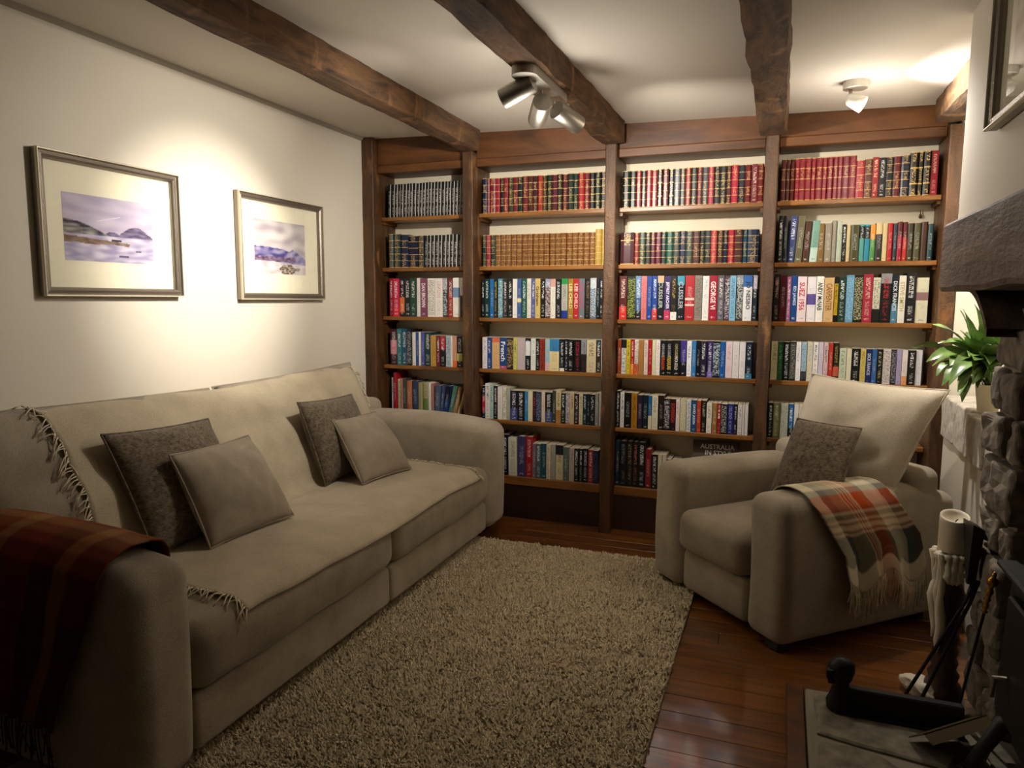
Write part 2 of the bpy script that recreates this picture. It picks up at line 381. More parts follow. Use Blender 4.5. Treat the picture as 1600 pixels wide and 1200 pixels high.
row(0, 1, .117, .638, .184, 'bound', '60 1d3a3c l h.196,85 22302e l h.196,95 182345 l h.192,115 161a34 l,70 221a14 l'+',44 14161a s L1.5'*12)
row(0, 2, .116, .630, .226, 'novel', '60 a8142c t,100 e02c58 t cd82838:.25,80 12162a t ie8e0d0 bd07038:.1:.5,100 12141e t,95 174a3c t,65 e6e0d8 p,100 8a4a68 =DAN_BROWN:f0e4e8,120 eeeae2 m i222222,125 ece6de t ic890a0,75 3a3e44 m T9aa0a0:.3,80 b8302c t T7a2430:.4,110 eceae2 b6c90b4:.5:.75,70 101014 t Te8e8e8:.45 ic02040,40 17161a p')
row(0, 3, .116, .632, .216, 'novel', '110 4a1a2c t bd08090:.3:.7 ie8e0e0,75 2f8286 t,85 235a78 t ie8e8e8,75 14161c m ib0b0b8,55 e6e2da p h.2,50 2c58b0 p h.2,35 e8e4dc p h.2,55 5a60b4 p h.2,100 12404a t h.2 iece8e0,85 d0a24c p h.182,60 7a2038 t h.182 ieee0e0,80 141014 t h.182 Ta82838:.45,70 b4c4d0 m h.182 i404854,45 e8e2d8 p h.182,60 dca080 p h.182 cd86828:.2,85 100e14 t h.182 bb8b848:.2:.45,45 e6e4d4 t h.182 c202020:.5,35 cfc8b4 p h.182')
row(0, 4, .118, .582, .20, 'old', '40 e0dcd4 t i2a3040 h.215,65 b01c2c p h.245,70 dccaa0 m i141414 h.205,40 c89080 p h.208,60 454840 p h.21,95 c07858 p h.196,105 34486c p h.2,80 a8a070 p h.19,90 b4b088 m c6c8a48:.5 h.194,55 e4e0d4 p h.192,45 c08078 p h.188,100 54607e p h.178 L3,55 46557a p h.175 L5,75 2c4a84 p T141a28:.45 h.178 L8,75 58806c p h.178 L12,70 b08a58 p h.178 L15,75 d6bc80 p h.176 L17')
row(1, 0, .722, 1.438, .192, 'bound', '60 141a38 l,30 9a4858 l,70 7a1624 l,55 98182c l,50 101418 l,50 8e1c30 l,55 2a3a20 l,60 6e1c24 l,55 14241e l,60 6e1a26 l,60 4a2218 l,55 421422 l,55 a03420 l,50 2a2018 l,60 18241c l,60 5a1a2c l,55 16201a l,60 5e1620 l,65 182a22 l,55 142e26 l,65 a82424 l,60 6e1c22 l,60 0e1214 l,60 1c2a20 l,65 1c1014 l')
row(1, 1, .722, 1.438, .175, 'bound', '45 163028 l,55 a82440 l,55 143830 l'+',64 7c481c g'*18+',70 b8943c g h.19,45 b8943c g h.19')
row(1, 2, .716, 1.440, .218, 'novel', '40 14181c t,60 10403f t ie8f0e8,55 1c78c8 p,45 17191c t id8c860,60 5aa8b8 m,60 2c2c2a t,60 17191b t,55 e8e6e2 p,50 4a66a4 be0d8a0:.4:.5,60 18604e t,50 e2dcd0 t i90a0a0,50 5c68a4 t,60 e4c878 =Grisham:40281c,55 16181a t,60 6a4448 m T9a9ab8:.2,60 e4ded2 p Td0a090:.2,65 17191b t ie8e8e8,70 b0b0a4 t T1c9048:.14 c16308c:.2 i606058,60 b48a34 =LEE_CHILD:e8d8a0,65 c82c30 =LEE_CHILD:f0c8c0,65 6c7078 =LEE_CHILD:b0486c,60 141214 t i8a6a48,70 5c7084 m Taab4b8:.25,35 0f1012 p,35 121416 t,25 c8c0b4 p')
row(1, 3, .724, 1.438, .179, 'novel', '60 e8e2e4 t i9090b0,50 1e50a0 t,95 e4c48c m id87040 Td86848:.15,85 1c4c94 =French:f0f0f0 cb04868:.1,80 14110f m ic0a878,45 ded66c t i404020,95 b4b0b4 m ic89088,60 10181e t bd8d8d8:.45:.9,60 dcdcd4 t i9ab0b8,45 121214 t,60 a83828 m i181414,55 a8c8d4 p cd8b0b0:.25,110 3f8cc0 p cdcc896:.62 i20303c,55 0e0e10 t ce0dcc4:.1,40 16162e t,65 0f0e10 t,80 110e12 t ib02c40,60 8a8c92 t c241c1c:.55,105 d8c8a0 t i3a2c1c,55 3c2c22 t T2c3a3c:.25,30 dcd8d0 p')
row(1, 4, .718, 1.432, .172, 'novel', '45 141a30 t bb02038:.2:.7 h.19,60 e4e2da t i202020 h.205,40 a8c8c0 t h.2,50 121212 t h.192,60 ded6d2 p h.19,45 e2dccc m i484030 h.186,45 a4aa98 p h.186,90 15182a t c3a4680:.4,85 101012 t,40 3a8cc4 p,55 dcd4b4 p,40 141014 t ic84050,60 182040 m i90a0c0,45 dcc8b4 p,85 12141a t c3a4a70:.35,40 3a3c38 p h.184,60 d6c498 t i48301c h.186 ca8743c:.4,50 142420 t,50 8c8084 m,50 d0b890 t i4a3018,50 2a141c t,45 d4c8a4 t,45 12343e t,30 12222a p,60 111314 t ic8c8d0,40 8c8880 p h.18,35 a8a49c p h.18')
row(1, 5, .80, 1.418, .19, 'novel', '50 1c1a1c t bc89838:.6:.68 h.24,95 12142a t h.236,90 d0ccb4 t h.225 L-1,85 4a3a68 p h.235,70 b02428 t h.236 ie8c0b0,35 7a6670 p h.2,50 4a6468 t h.2,55 1c5464 p h.2,45 d4c8a8 t h.2 i303030,45 9a988c p h.2,75 d2c49c t h.2 i303030 T17161c:.28,60 586862 p h.19,50 b8a89c t h.188,45 141416 t,35 18281e t,50 121214 t,50 a8282c t h.184,50 10142a m i3a5a90 h.186')
row(2, 0, 1.523, 2.222, .186, 'bound', '75 11140f l,65 1a1f14 l,55 8c1420 l,50 0e0f0e l,55 8e1620 l,60 8e2018 l,55 101010 v,60 5e1418 l,55 101010 v,60 5a5c64 l,55 2a2418 l,55 9a3420 l,60 182018 l,50 721a1c l,60 3a3e42 l,55 b02844 l,60 101214 l,60 26282a l,50 4a1a14 l,65 b8203c l,65 22262a l,60 741a1e l,60 7e2a30 t iead0c0,55 7a2420 l')
row(2, 1, 1.517, 2.212, .166, 'bound', '145 4a2226 T2e120c:.25 g2,50 8e2420 l,65 3a4a3e l,55 23261f l,50 56142c l,60 661432 l,50 1c2c28 l,70 1c5a4c l,65 3a3e38 l,65 1a2244 l,65 3a4e4a l,70 542a2c l,50 161a14 l,60 2c3436 l,60 c23848 l,60 4c2c1c l,45 1a1e36 l,65 b41c34 l,75 4c2824 l,50 1c4a5a l,105 22304a l')
row(2, 2, 1.516, 2.214, .228, 'novel', '80 5a1414 t ie8d0c0 cc02820:.3,85 16180f m ia8b84c,60 3a6498 t T6080a8:.5 c181820:.2,60 d08080 t ic03a40 m,50 1c48a0 p,55 2048a0 t cc03838:.25,65 101216 =CUSSLER:a8b0a8 Tc8a078:.16,65 3a2c68 =JEFFREY_ARCHER:f0eaf4 cb83858:.22,65 131212 t ib09048 ce0dcd8:.18,75 10161a =CUSSLER:a8b0b8 T3c90a8:.2,95 c8303a bf0c0b8:.45:.5 bf0c0b8:.32:.36,75 8a8478 m i4a4640,65 e6e2de t i9aa8b0,80 b01c34 =GEORGE_VI:f4e4e4,65 5a585e t,50 583848 m,60 86bcdc t i304a70,65 3c3838 m T8a8a90:.2,85 e8e8ea =JO_NESBO:202428 T3a6cb0:.25,45 22303a t Tb0a8b0:.3')
row(2, 3, 1.513, 2.204, .186, 'novel', '40 9c4420 p,55 d8d4c8 m T141418:.25 i141414,45 e4cc28 t i3a3820,40 b42420 t ce07828:.3 if0e0d0,45 e4d4c8 m i141414 cd86840:.3,55 b88448 m i8a5a2a,45 e0c8bc t,40 b81c24 p,40 e0dcb4 p,45 e6dedc t ic06070,60 101214 =CLIVE_CUSSLER:a8acb0:.42 =DRAGON:c85028:-.28,65 101214 =CLIVE_CUSSLER:a8acb0:.42 =TREASURE:d0b050:-.28,80 131210 =CLIVE_CUSSLER:b8a878:.42 =INCA_GOLD:e8e4dc:-.28,65 4a3c94 p c121220:.4,50 e6e6e8 t i60708a,45 3c84c8 p,40 10141a p,65 241c38 t,60 382a68 t c7a68b0:.15,70 101c2c m id8ecf4,50 1c60b4 p,70 dccad0 t ic88098,65 dcd4d4 t iacb4b8,60 e2dcde p,65 12283c t ieee8e0 c3a80a8:.14')
row(2, 4, 1.511, 2.196, .168, 'novel', '45 14120f t h.2,45 dcdcd4 t i101010 h.193,75 0c0d0f p h.19,65 b8801c t i3a2c18 h.192,55 2a1c3c p h.182,60 10242c p h.182,40 1c6ca8 p cd8ccb0:.4 h.182,65 dcd4bc t i4a4436 h.184,60 20130e p h.184,60 110e10 m ie0dce0,65 241618 =SOVEREIGN:b8382c,40 e0d4d0 t ic03038,65 c4bc90 m id8d8d0,50 d0d4d8 m i141414,55 1c5488 =DAVID_JASON:f0f0f0,45 c84424 p,55 141412 t ib8b090,55 dcd8cc t h.158,50 a87c44 p h.158,40 a01c20 t h.158 ie8e0e0,60 0c0c0e m h.158 ic8c8c8,65 22287a t h.158 ib0b8e8,35 202028 t h.158,45 dcd6d0 t h.158 i606870,25 dcd6d0 p h.158,35 e0d8d4 p h.158')
row(2, 5, 1.513, 1.86, .19, 'novel', '45 163040 p h.25,80 0e0f11 t h.25 i808890,65 0f0f11 t h.25 ia89060,60 0f0f11 t h.25 ic06858,80 0c0c0e t h.25 ie0e0e0,65 8c1820 p h.215,70 101416 t,45 d0c8ac p,45 d4c4ac p,50 8a2428 p h.17,90 d8d4c8 p h.16')
row(3, 0, 2.300, 2.972, .198, 'bound', '45 741a1c e,35 6e181a e,50 7a1818 e,35 b41430 e,55 a8142e e,50 b01630 e,45 b41a34 e,55 a8142c e,45 b0182e e,50 a41630 e,40 aa1830 e,40 a81a32 e,60 9a1c3c e,60 ac1e38 e,70 b01c28 l h.175,65 5c2c20 l h.178,55 a01c20 t ie8d0a8 h.184,60 14161c t id8d8d0 h.182,60 1a1c20 l h.182,60 641a22 l h.184,75 1e2636 l h.186,65 12130f v h.196,45 16180f v h.198,60 121411 v h.2,60 a8142c t ie0b0a0 h.2')
row(3, 1, 2.300, 2.972, .172, 'old', '50 1e1d1c t h.225,40 2c3036 p h.225,75 3a4878 t ie0e4ea h.224 L3,70 6a6448 p h.222 L3,70 543424 p h.196 L3,75 7aa898 p h.198 L3 cb4ccc0:.35,65 8a6c3c p h.182,65 948a7a p h.182,45 9c9484 p h.194,50 b0bca8 p h.194,40 121212 t h.176,40 d8c490 p,75 4a4a24 p,50 5aa49a o,50 3498bc o,50 549a50 Td89038:.4,60 2c2a26 Td0b888:.3 h.18,45 dcca94 p,50 c8202c p h.176,35 2e4048 p,45 b01c3c p T5a1420:.35 h.178,45 cc3c34 p T5a1a1a:.4 h.178,55 3c3420 p,60 4c4a28 p,60 4a2a1c m h.176 i2a1610,50 1e4248 p h.166')
row(3, 2, 2.292, 2.968, .22, 'novel', '60 181014 t ic8a890 h.232,65 56161e p h.228,45 9a5c80 t h.22,60 1e4c90 =ED_JAMES:c8d8e8 h.226,90 e4d4d8 =SUEZ_1956:b8384c h.22,90 e0dce2 b5a4a90:.38:.62 h.22,75 e8e8e2 =ANDY_McNAB:141414 h.22,95 dcb884 =CARPENTER:8a5a2c h.214,40 d8b020 t i1c1810 T181410:.15 c181410:.15,70 1c3a30 t h.216,75 6ca4cc m h.224 i9cc4dc,80 1a1c16 m id8d8a8 h.224,90 b02c44 t h.228 ie8c0b8,70 d4d4c0 m i181814 h.214 c141614:.3,100 101216 t ib03038 T8a8c90:.2 h.23,60 12202e =DICK_FRANCIS:d8e0e8 h.224 c4a7a98:.4,65 e0ded2 =STEVE_SMITH:b8a470 h.22,90 141318 t h.232 id8d8d8,110 dcd8bc b8a6a68:.5:.68 h.212')
row(3, 3, 2.292, 2.962, .192, 'novel', '65 bcb68c t,50 1f5a34 t i70a070,60 0f1114 t ie0e0e0,55 1c1e22 m ia0a090,50 e2e2e4 t i9a9aa4,50 a4c4dc m c2c2420:.25,55 d8d0b4 t i8aa0c0,50 e2dede t i383438,45 c8c0d4 p,45 dcbcc0 t i282024,40 c83c30 p be8e0d8:.0:.1,55 121010 t ia89848 bb84838:.15:.4,65 c0ccb4 t h.166,45 d8d4bc p h.166,75 101012 t ie8e8e8 h.166,50 d8c46c t h.166,50 1c2c6c =DICK_FRANCIS:c8d0e8 h.166,45 3c6cb0 p h.166,50 101012 t ic8c890 h.166,70 cfc8c4 m h.166 i504844,45 22242c m h.166 ia8a8b0,45 a49cc0 p h.166,50 dcd4d0 p cd89868:.25 h.166,65 0f0f10 t h.166,55 d8d8de p h.166')
row(3, 4, 2.291, 2.50, .175, 'novel', '45 111214 t,60 8a9060 t,70 b0b4a4 m i707468,50 1c6aac t c10141a:.3,40 e0dcd4 p,60 d8d0c0 t,60 34485c p')
GOLD = srgb('c4a468'); LGOLD = srgb('c9a25c'); PAGE = srgb('d9cdb2')
ORD = ['first', 'second', 'third', 'fourth', 'fifth', 'sixth', 'seventh', 'eighth', 'ninth', 'tenth', 'eleventh', 'twelfth', 'thirteenth', 'fourteenth', 'fifteenth', 'sixteenth', 'seventeenth', 'eighteenth', 'nineteenth', 'twentieth', 'twenty-first', 'twenty-second', 'twenty-third', 'twenty-fourth', 'twenty-fifth', 'twenty-sixth', 'twenty-seventh', 'twenty-eighth', 'twenty-ninth', 'thirtieth']
SHN = ['top shelf', 'second shelf', 'third shelf', 'fourth shelf', 'fifth shelf', 'bottom shelf']; BAYN = ['leftmost bay', 'second bay', 'third bay', 'rightmost bay']
# lettering meshes, converted once
TEXTS = {}
def want(s): TEXTS.setdefault(s, None)
for v in ROWS.values():
    for tok in v[4].replace(',', ' ').split():
        if tok.startswith('='): want(tok[1:].split(':')[0].replace('_', ' '))
for s in ('AUSTRALIA', 'IN STYLE', 'F'): want(s)
tmp = []
for s in TEXTS:
    cu = bpy.data.curves.new('t', 'FONT'); cu.body = s; cu.size = 1; cu.align_x = 'CENTER'; cu.align_y = 'CENTER'; cu.resolution_u = 2; cu.offset = .018
    o = bpy.data.objects.new('t', cu); COL.objects.link(o); tmp.append((s, o))
dg = bpy.context.evaluated_depsgraph_get(); dg.update()
for s, o in tmp:
    me = bpy.data.meshes.new_from_object(o.evaluated_get(dg))
    V = np.array([v.co[:2] for v in me.vertices]); Fc = [tuple(p.vertices) for p in me.polygons]
    c = (V.max(0)+V.min(0))/2; TEXTS[s] = (V-c, Fc, V.max(0)-V.min(0)); bpy.data.meshes.remove(me)
for s, o in tmp: cu = o.data; bpy.data.objects.remove(o); bpy.data.curves.remove(cu)

def lum(c): return .3*c[0]+.59*c[1]+.11*c[2]
def make_book(x0, x1, z0, tok, hdef, kind, name, label, group):
    base = srgb(tok[1]); sat_ = (max(base)-min(base))/max(max(base), .01); base = tuple(x*(1-.28*sat_)*(.62 if 'e' in tok[2:] else 1) for x in base); h = hdef; lean = 0; segs = []; style = 'p'; titles = []; inkc = None; silver = False
    dens = None
    for f in tok[2:]:
        if f[0] == 'h' : h = float(f[1:])
        elif f[0] == 'L': lean = math.tan(math.radians(float(f[1:])))
        elif f[0] == '=' : titles.append(f[1:].split(':'))
        elif f[0] == 'i' and len(f) == 7: inkc = srgb(f[1:])
        elif f[0] in 'cTb' and ':' in f and len(f) > 8:
            q = f[1:].split(':'); c = srgb(q[0])
            a, e = (0, float(q[1])) if f[0] == 'c' else (1-float(q[1]), 1) if f[0] == 'T' else (float(q[1]), float(q[2]))
            if e-a > .001: segs.append((a, e, c))
        elif f in ('l', 's', 't', 'm', 'p', 'g', 'g2', 'v', 'e', 'o'): style = f
    h *= random.uniform(.992, 1.008) if style not in 'ge' else random.uniform(.998, 1.002)
    if inkc is None: inkc = GOLD if style in ('l', 'g', 'g2', 'v', 'e') else (tuple(.75+.1*random.random() for _ in range(3)) if lum(base) < .25 else tuple(x*.28 for x in base))
    x0 += .0005; x1 -= .0005; w = x1-x0; y0 = .0975+random.uniform(-.004, .006); dep = {'case': .125, 'bound': .135}.get(kind, .138); y1 = min(y0+dep, YB-.004)
    # rows along the spine: (a, b, colour, ink alpha)
    cut = {0., 1.}
    rows_ = []
    if style in ('l', 'g', 'e'):
        nb = {'l': 5, 'g': 6, 'e': 4}[style]; ln = .014
        pos = [i/nb for i in range(nb+1)]
        for i in range(nb):
            a, e = pos[i], pos[i+1]
            rows_.append((a, a+ln, GOLD if style != 'e' else LGOLD, 0)); al = .5 if (random.random() < .6 if style == 'l' else i in (0, 1, 3)) else .0
            if style == 'g': al = .3
            if style == 'e': al = .5 if i in (2,) else .12
            rows_.append((a+ln, e, base, al))
        rows_[-1] = (rows_[-1][0], 1-ln, base, rows_[-1][3]); rows_.append((1-ln, 1, GOLD, 0))
    elif style == 'v':
        for a, e, c, al in ((0, .02, GOLD, 0), (.02, .16, base, .95), (.16, .26, base, .1), (.26, .29, GOLD, 0), (.29, .62, base, .8), (.62, .65, GOLD, 0), (.65, .78, base, .1), (.78, .98, base, .95), (.98, 1, GOLD, 0)): rows_.append((a, e, c, al))
    elif style == 'o':
        rows_ = [(0, .62, base, 0), (.62, .95, srgb('14181c'), .4), (.95, 1, base, 0)]
    elif style == 'g2':
        rows_ = [(0, .03, GOLD, 0), (.03, .6, base, 0), (.6, .74, base, .6), (.74, .77, GOLD, 0), (.77, 1, srgb('2e120c'), .6)]
    else:
        if style == 't': z_ = [(.05, .09, .6), (.14, .34 if random.random() < .5 else .45, .4), (.5, .93, .75)] if not titles else [(.05, .09, .7)]
        elif style == 'm': z_ = [(.05, .95, .6)]
        elif style == 's': z_ = [(.08, .3, .3), (.38, .8, .35)]
        else: z_ = [(.05, .09, .5), (.3, .75, .25)] if not titles else [(.05, .09, .6)]
        cuts = sorted({0., 1.} | {q for a, e, _ in z_ for q in (a, e)} | {q for a, e, _ in segs for q in (a, e)})
        for a, e in zip(cuts, cuts[1:]):
            mdl = (a+e)/2; c = base; al = 0
            for p, q, cc in segs:
                if p <= mdl <= q: c = cc
            for p, q, aa in z_:
                if p <= mdl <= q: al = aa
            rows_.append((a, e, c, al))
    rounded = style in ('l', 'g', 'v', 'e', 'g2') or kind == 'old'
    us = [0, .26, .74, 1]; bul = [0, .85, .85, 0] if rounded else [0, .05, .05, 0]; br = min(.006, w*.22)
    V = []; Fc = []; C = []; K = []; UVs = []; off = random.uniform(0, 5)
    def quad(pts, c, ik=(0, 0, 0, 0), uv=((0, 0),)*4):
        b0 = len(V); V.extend(pts); Fc.append((b0, b0+1, b0+2, b0+3)); C.extend([(*c, 1)]*4); K.extend([ik]*4); UVs.extend(uv)
    band = [0]*len(rows_)
    for (a, e, c, al) in rows_:
        for j in range(3):
            cc = c; ik = (*inkc, al if j == 1 else (al*.8 if style in ('m', 'g') else 0))
            if style == 's' and j == 2: cc = srgb('bcbab4'); ik = (0, 0, 0, 0)
            if style == 's' and j == 0: cc = srgb('0a0b0d')
            pr = .0012 if c is GOLD and rounded else 0
            pts = [(x0+w*us[j], y0-br*bul[j]-pr, z0+h*a), (x0+w*us[j+1], y0-br*bul[j+1]-pr, z0+h*a), (x0+w*us[j+1], y0-br*bul[j+1]-pr, z0+h*e), (x0+w*us[j], y0-br*bul[j]-pr, z0+h*e)]
            quad(pts, cc, ik, [(us[j]*w+off, h*a), (us[j+1]*w+off, h*a), (us[j+1]*w+off, h*e), (us[j]*w+off, h*e)])
    hard = kind in ('bound', 'old') or (h > .205 and kind == 'novel')
    t_ = min(.0028, w*.2); ins = .004 if hard else .0
    z1 = z0+h
    quad([(x0, y1, z0), (x0, y0, z0), (x0, y0, z1), (x0, y1, z1)], base); quad([(x1, y0, z0), (x1, y1, z0), (x1, y1, z1), (x1, y0, z1)], base)
    quad([(x0+w*.2, y0-br*bul[1], z1), (x0+w*.8, y0-br*bul[1], z1), (x1, y0, z1), (x0, y0, z1)], base)
    if hard:
        for (p, q) in ((x0, x0+t_), (x1-t_, x1)): quad([(p, y0, z1), (q, y0, z1), (q, y1, z1), (p, y1, z1)], base)
        quad([(x0+t_, y0, z1), (x1-t_, y0, z1), (x1-t_, y0+.003, z1), (x0+t_, y0+.003, z1)], base)
        quad([(x0+t_, y1, z0), (x0+t_, y0, z0), (x0+t_, y0, z1), (x0+t_, y1, z1)][::-1], base); quad([(x1-t_, y0, z0), (x1-t_, y1, z0), (x1-t_, y1, z1), (x1-t_, y0, z1)][::-1], base)
    pg = base if kind == 'case' else PAGE
    quad([(x0+t_*hard, y0+.002*hard, z1-ins), (x1-t_*hard, y0+.002*hard, z1-ins), (x1-t_*hard, y1-.003*hard, z1-ins), (x0+t_*hard, y1-.003*hard, z1-ins)], pg)
    quad([(x1, y1-.001, z0), (x0, y1-.001, z0), (x0, y1-.001, z1-ins), (x1, y1-.001, z1-ins)], pg)
    quad([(x0, y1, z0), (x1, y1, z0), (x1, y0, z0), (x0, y0, z0)], base)
    V = [(x+(z-z0)*lean, y, z) for x, y, z in V]
    o = mk(name, V, Fc, M_LEATHER if rounded else M_PAPER)
    o.data.transform(Matrix.Translation((-(x0+x1)/2, -y0, -z0))); o.location = ((x0+x1)/2, y0, z0); o.matrix_world = Matrix.Translation(o.location)
    vcol(o, 'Col', C, 'CORNER'); vcol(o, 'Ink', K, 'CORNER')
    uvl = o.data.uv_layers.new(name='uv'); uvl.data.foreach_set('uv', np.array(UVs, np.float32).ravel())
    tag(o, label, 'book', group)
    for tt in titles:
        s = tt[0].replace('_', ' '); cen = float(tt[2]) if len(tt) > 2 else .12
        TV, TF, dim = TEXTS[s]; sx = min(h*(.62 if len(tt) < 3 else .38)/dim[0], w*.62/dim[1]*1.35); sy = min(w*.62/dim[1], sx*1.7)
        xc = (x0+x1)/2; zc = z0+h*(.5+cen*.5)+(0 if len(tt) > 2 else .0)
        vv = [(xc+ty*sy+(zc-tx*sx-z0)*lean, y0-br*bul[1]-.0008, zc-tx*sx) for tx, ty in TV]
        mk('title_lettering', vv, TF, ink(tt[1]), o)
    return o
KN = dict(case=('thin_black_volume', 'thin black volumes'), bound=('leather_bound_book', 'leather-bound books on the upper shelves'), novel=('novel', 'novels on the middle and lower shelves'), old=('clothbound_book', 'old cloth-bound books'))
for (bi, si), (xa, xb, hd, kind, s) in ROWS.items():
    toks = [q.split() for q in s.split(',')]
    ws = [float(q[0]) for q in toks]; tot = sum(ws); x = xa
    for k, (tok, w_) in enumerate(zip(toks, ws)):
        w = (xb-xa)*w_/tot; st = 's' in tok[2:]
        nm, gr = KN['case' if st else kind]
        if st:
            lab = f'thin black volume with silver lettering, {ORD[k]} from left on the {SHN[si]}, leftmost bay'; gr = f'thin black volumes on the {SHN[si]}'
        else:
            ad = 'gold-tooled ' if any(f in ('l', 'g', 'v', 'e') for f in tok[2:]) else 'cloth-bound ' if kind == 'old' else ''
            lab = f'{cname(tok[1])} {ad}book, {ORD[k]} from left on the {SHN[si]}, {BAYN[bi]}'
        make_book(x+.0006, x+w-.0006, SZ[si]+.0005, tok, hd, 'case' if st else kind, nm, lab, gr); x += w

v, f = lathe([(.001, 1.652), (.006, 1.654), (.0075, 1.66), (.005, 1.67), (.0015, 1.674), (.0015, 1.688)], 10, (2.933, .2405, 0)); tag(mk('hanging_tassel', v, f, M_TURN, None, True), 'tiny dark tassel hanging on the cream wall, rightmost bay, second shelf', 'tassel')
# large book facing out, low in the third bay, and a small one beside it
bk = thing('large_format_book', (2.03, .13, .2455), 'large grey photographic book facing out with white capitals, behind the armchair', 'book')
def tilt(x, y, z): return (x, y+(z-.2455)*.18, z)
boxm('front_cover', 1.92, 2.155, .12, .123, .2455, .516, vmat('cover_photo'), bk, 0, 1, tilt)
cv = bk.children[0]; vcol(cv, 'Col', [(*srgb('5c5148'), 1)]*len(cv.data.vertices))
boxm('page_block', 1.923, 2.152, .1235, .141, .2475, .514, plain('page_edges', PAGE, .9), bk, 0, 1, tilt)
boxm('back_cover', 1.92, 2.155, .1415, .1445, .2455, .516, plain('cover_back', srgb('4a423c'), .5), bk, 0, 1, tilt)
for s, zc, xc, sz in (('AUSTRALIA', .488, 2.045, .034), ('IN STYLE', .456, 2.05, .034)):
    TV, TF, dim = TEXTS[s]; mk('title_lettering', [(xc+a*sz, .1192+(zc+b*sz-.2455)*.18-.0005, zc+b*sz) for a, b in TV], TF, ink('ece8e0'), bk)

# ---------------------------------------------------------------- pictures
def lerp(a, b, f): return tuple(x+(y-x)*f for x, y in zip(a, b))
def paint_a(u, v):
    nz = lambda s, k=0: noise.noise(Vector((u*s+k, v*s*2.2, k)))
    sky = lerp(srgb('a9a0b4'), srgb('c9c0cc'), .5+.6*nz(4, 3)); c = lerp(sky, srgb('8c84a0'), max(0, nz(2.5, 8)))
    hz = .40; hl = hz+.22*max(0, 1-(u/.48)**1.7)+.008*nz(14)
    hm = hz+max(.075*max(0, 1-abs((u-.52)/.11)**2), .19*max(0, 1-abs((u-.79)/.23)**1.5))+.012*nz(16)
    if v > hz:
        if u > .42 and v < hm: c = lerp(srgb('544c68'), srgb('8a8098'), max(0, .4+nz(12, 2)))
        if v < hl and u < .5: c = lerp(srgb('443f4c'), srgb('a4a49c'), min(1, max(0, .35+1.2*nz(9, 5)+(.25 if u < .2 and v < .5 else 0))))
    else:
        c = lerp(srgb('cdc6d0'), srgb('9c94b0'), min(1, max(0, .5+1.1*nz(7, 11)+(.36-v)*.5)))
        if .27+.03*nz(6) < v < .38-.1*u and u < .72-.4*abs(v-.31): c = lerp(srgb('7a6454'), srgb('a08c7c'), max(0, .3+nz(15, 4)))
        if abs(v-.19) < .012 and .78 < u < .85: c = srgb('5a5264')
        if abs(v-.10) < .014 and .58 < u < .7: c = srgb('645c78')
        if abs(v-.345) < .012 and .5 < u < .62: c = srgb('4a4450')
    if v > .5 and abs((v-.62)-(u-.35)*.38) < .006 and .35 < u < .62: c = srgb('d6d0da')
    return c
def paint_b(u, v):
    nz = lambda s, k=0: noise.noise(Vector((u*s+k, v*s*1.6, k+5)))
    c = lerp(srgb('a8a0a4'), srgb('d4ccc8'), min(1, max(0, .45+1.2*nz(4, 1))))
    hz = .26; hl = hz+.24-.1*max(0, u-.35)+.012*nz(9); pk = hz+.2*max(0, 1-abs(u-.74)/.3)+.03
    if v < max(hl-.25*max(0, u-.55), pk) and v > hz-.07*u: c = lerp(srgb('4c4884'), srgb('a8a0b8'), min(1, max(0, .35+1.1*nz(8, 4)+(.25 if u > .62 else 0))))
    if hz-.02 < v-.0 < hz+.07+.02*nz(12) and u < .8: c = lerp(srgb('5a4458'), srgb('94809c'), max(0, .4+nz(16, 3)))
    if v <= hz-.03-.05*u: c = lerp(srgb('d8d0cc'), srgb('b4aab0'), min(1, max(0, .4+nz(8, 9))))
    d = ((u-.62)/.15)**2+((v-.09)/.1)**2
    if d < 1+.8*nz(18, 2): c = lerp(srgb('5c4c44'), srgb('b8ac9c'), min(1, max(0, .45+1.6*nz(22, 7))))
    if ((u-.8)/.08)**2+((v-.1)/.03)**2 < 1+.6*nz(20): c = lerp(srgb('6a5c54'), srgb('a89c90'), .5+nz(30))
    return c
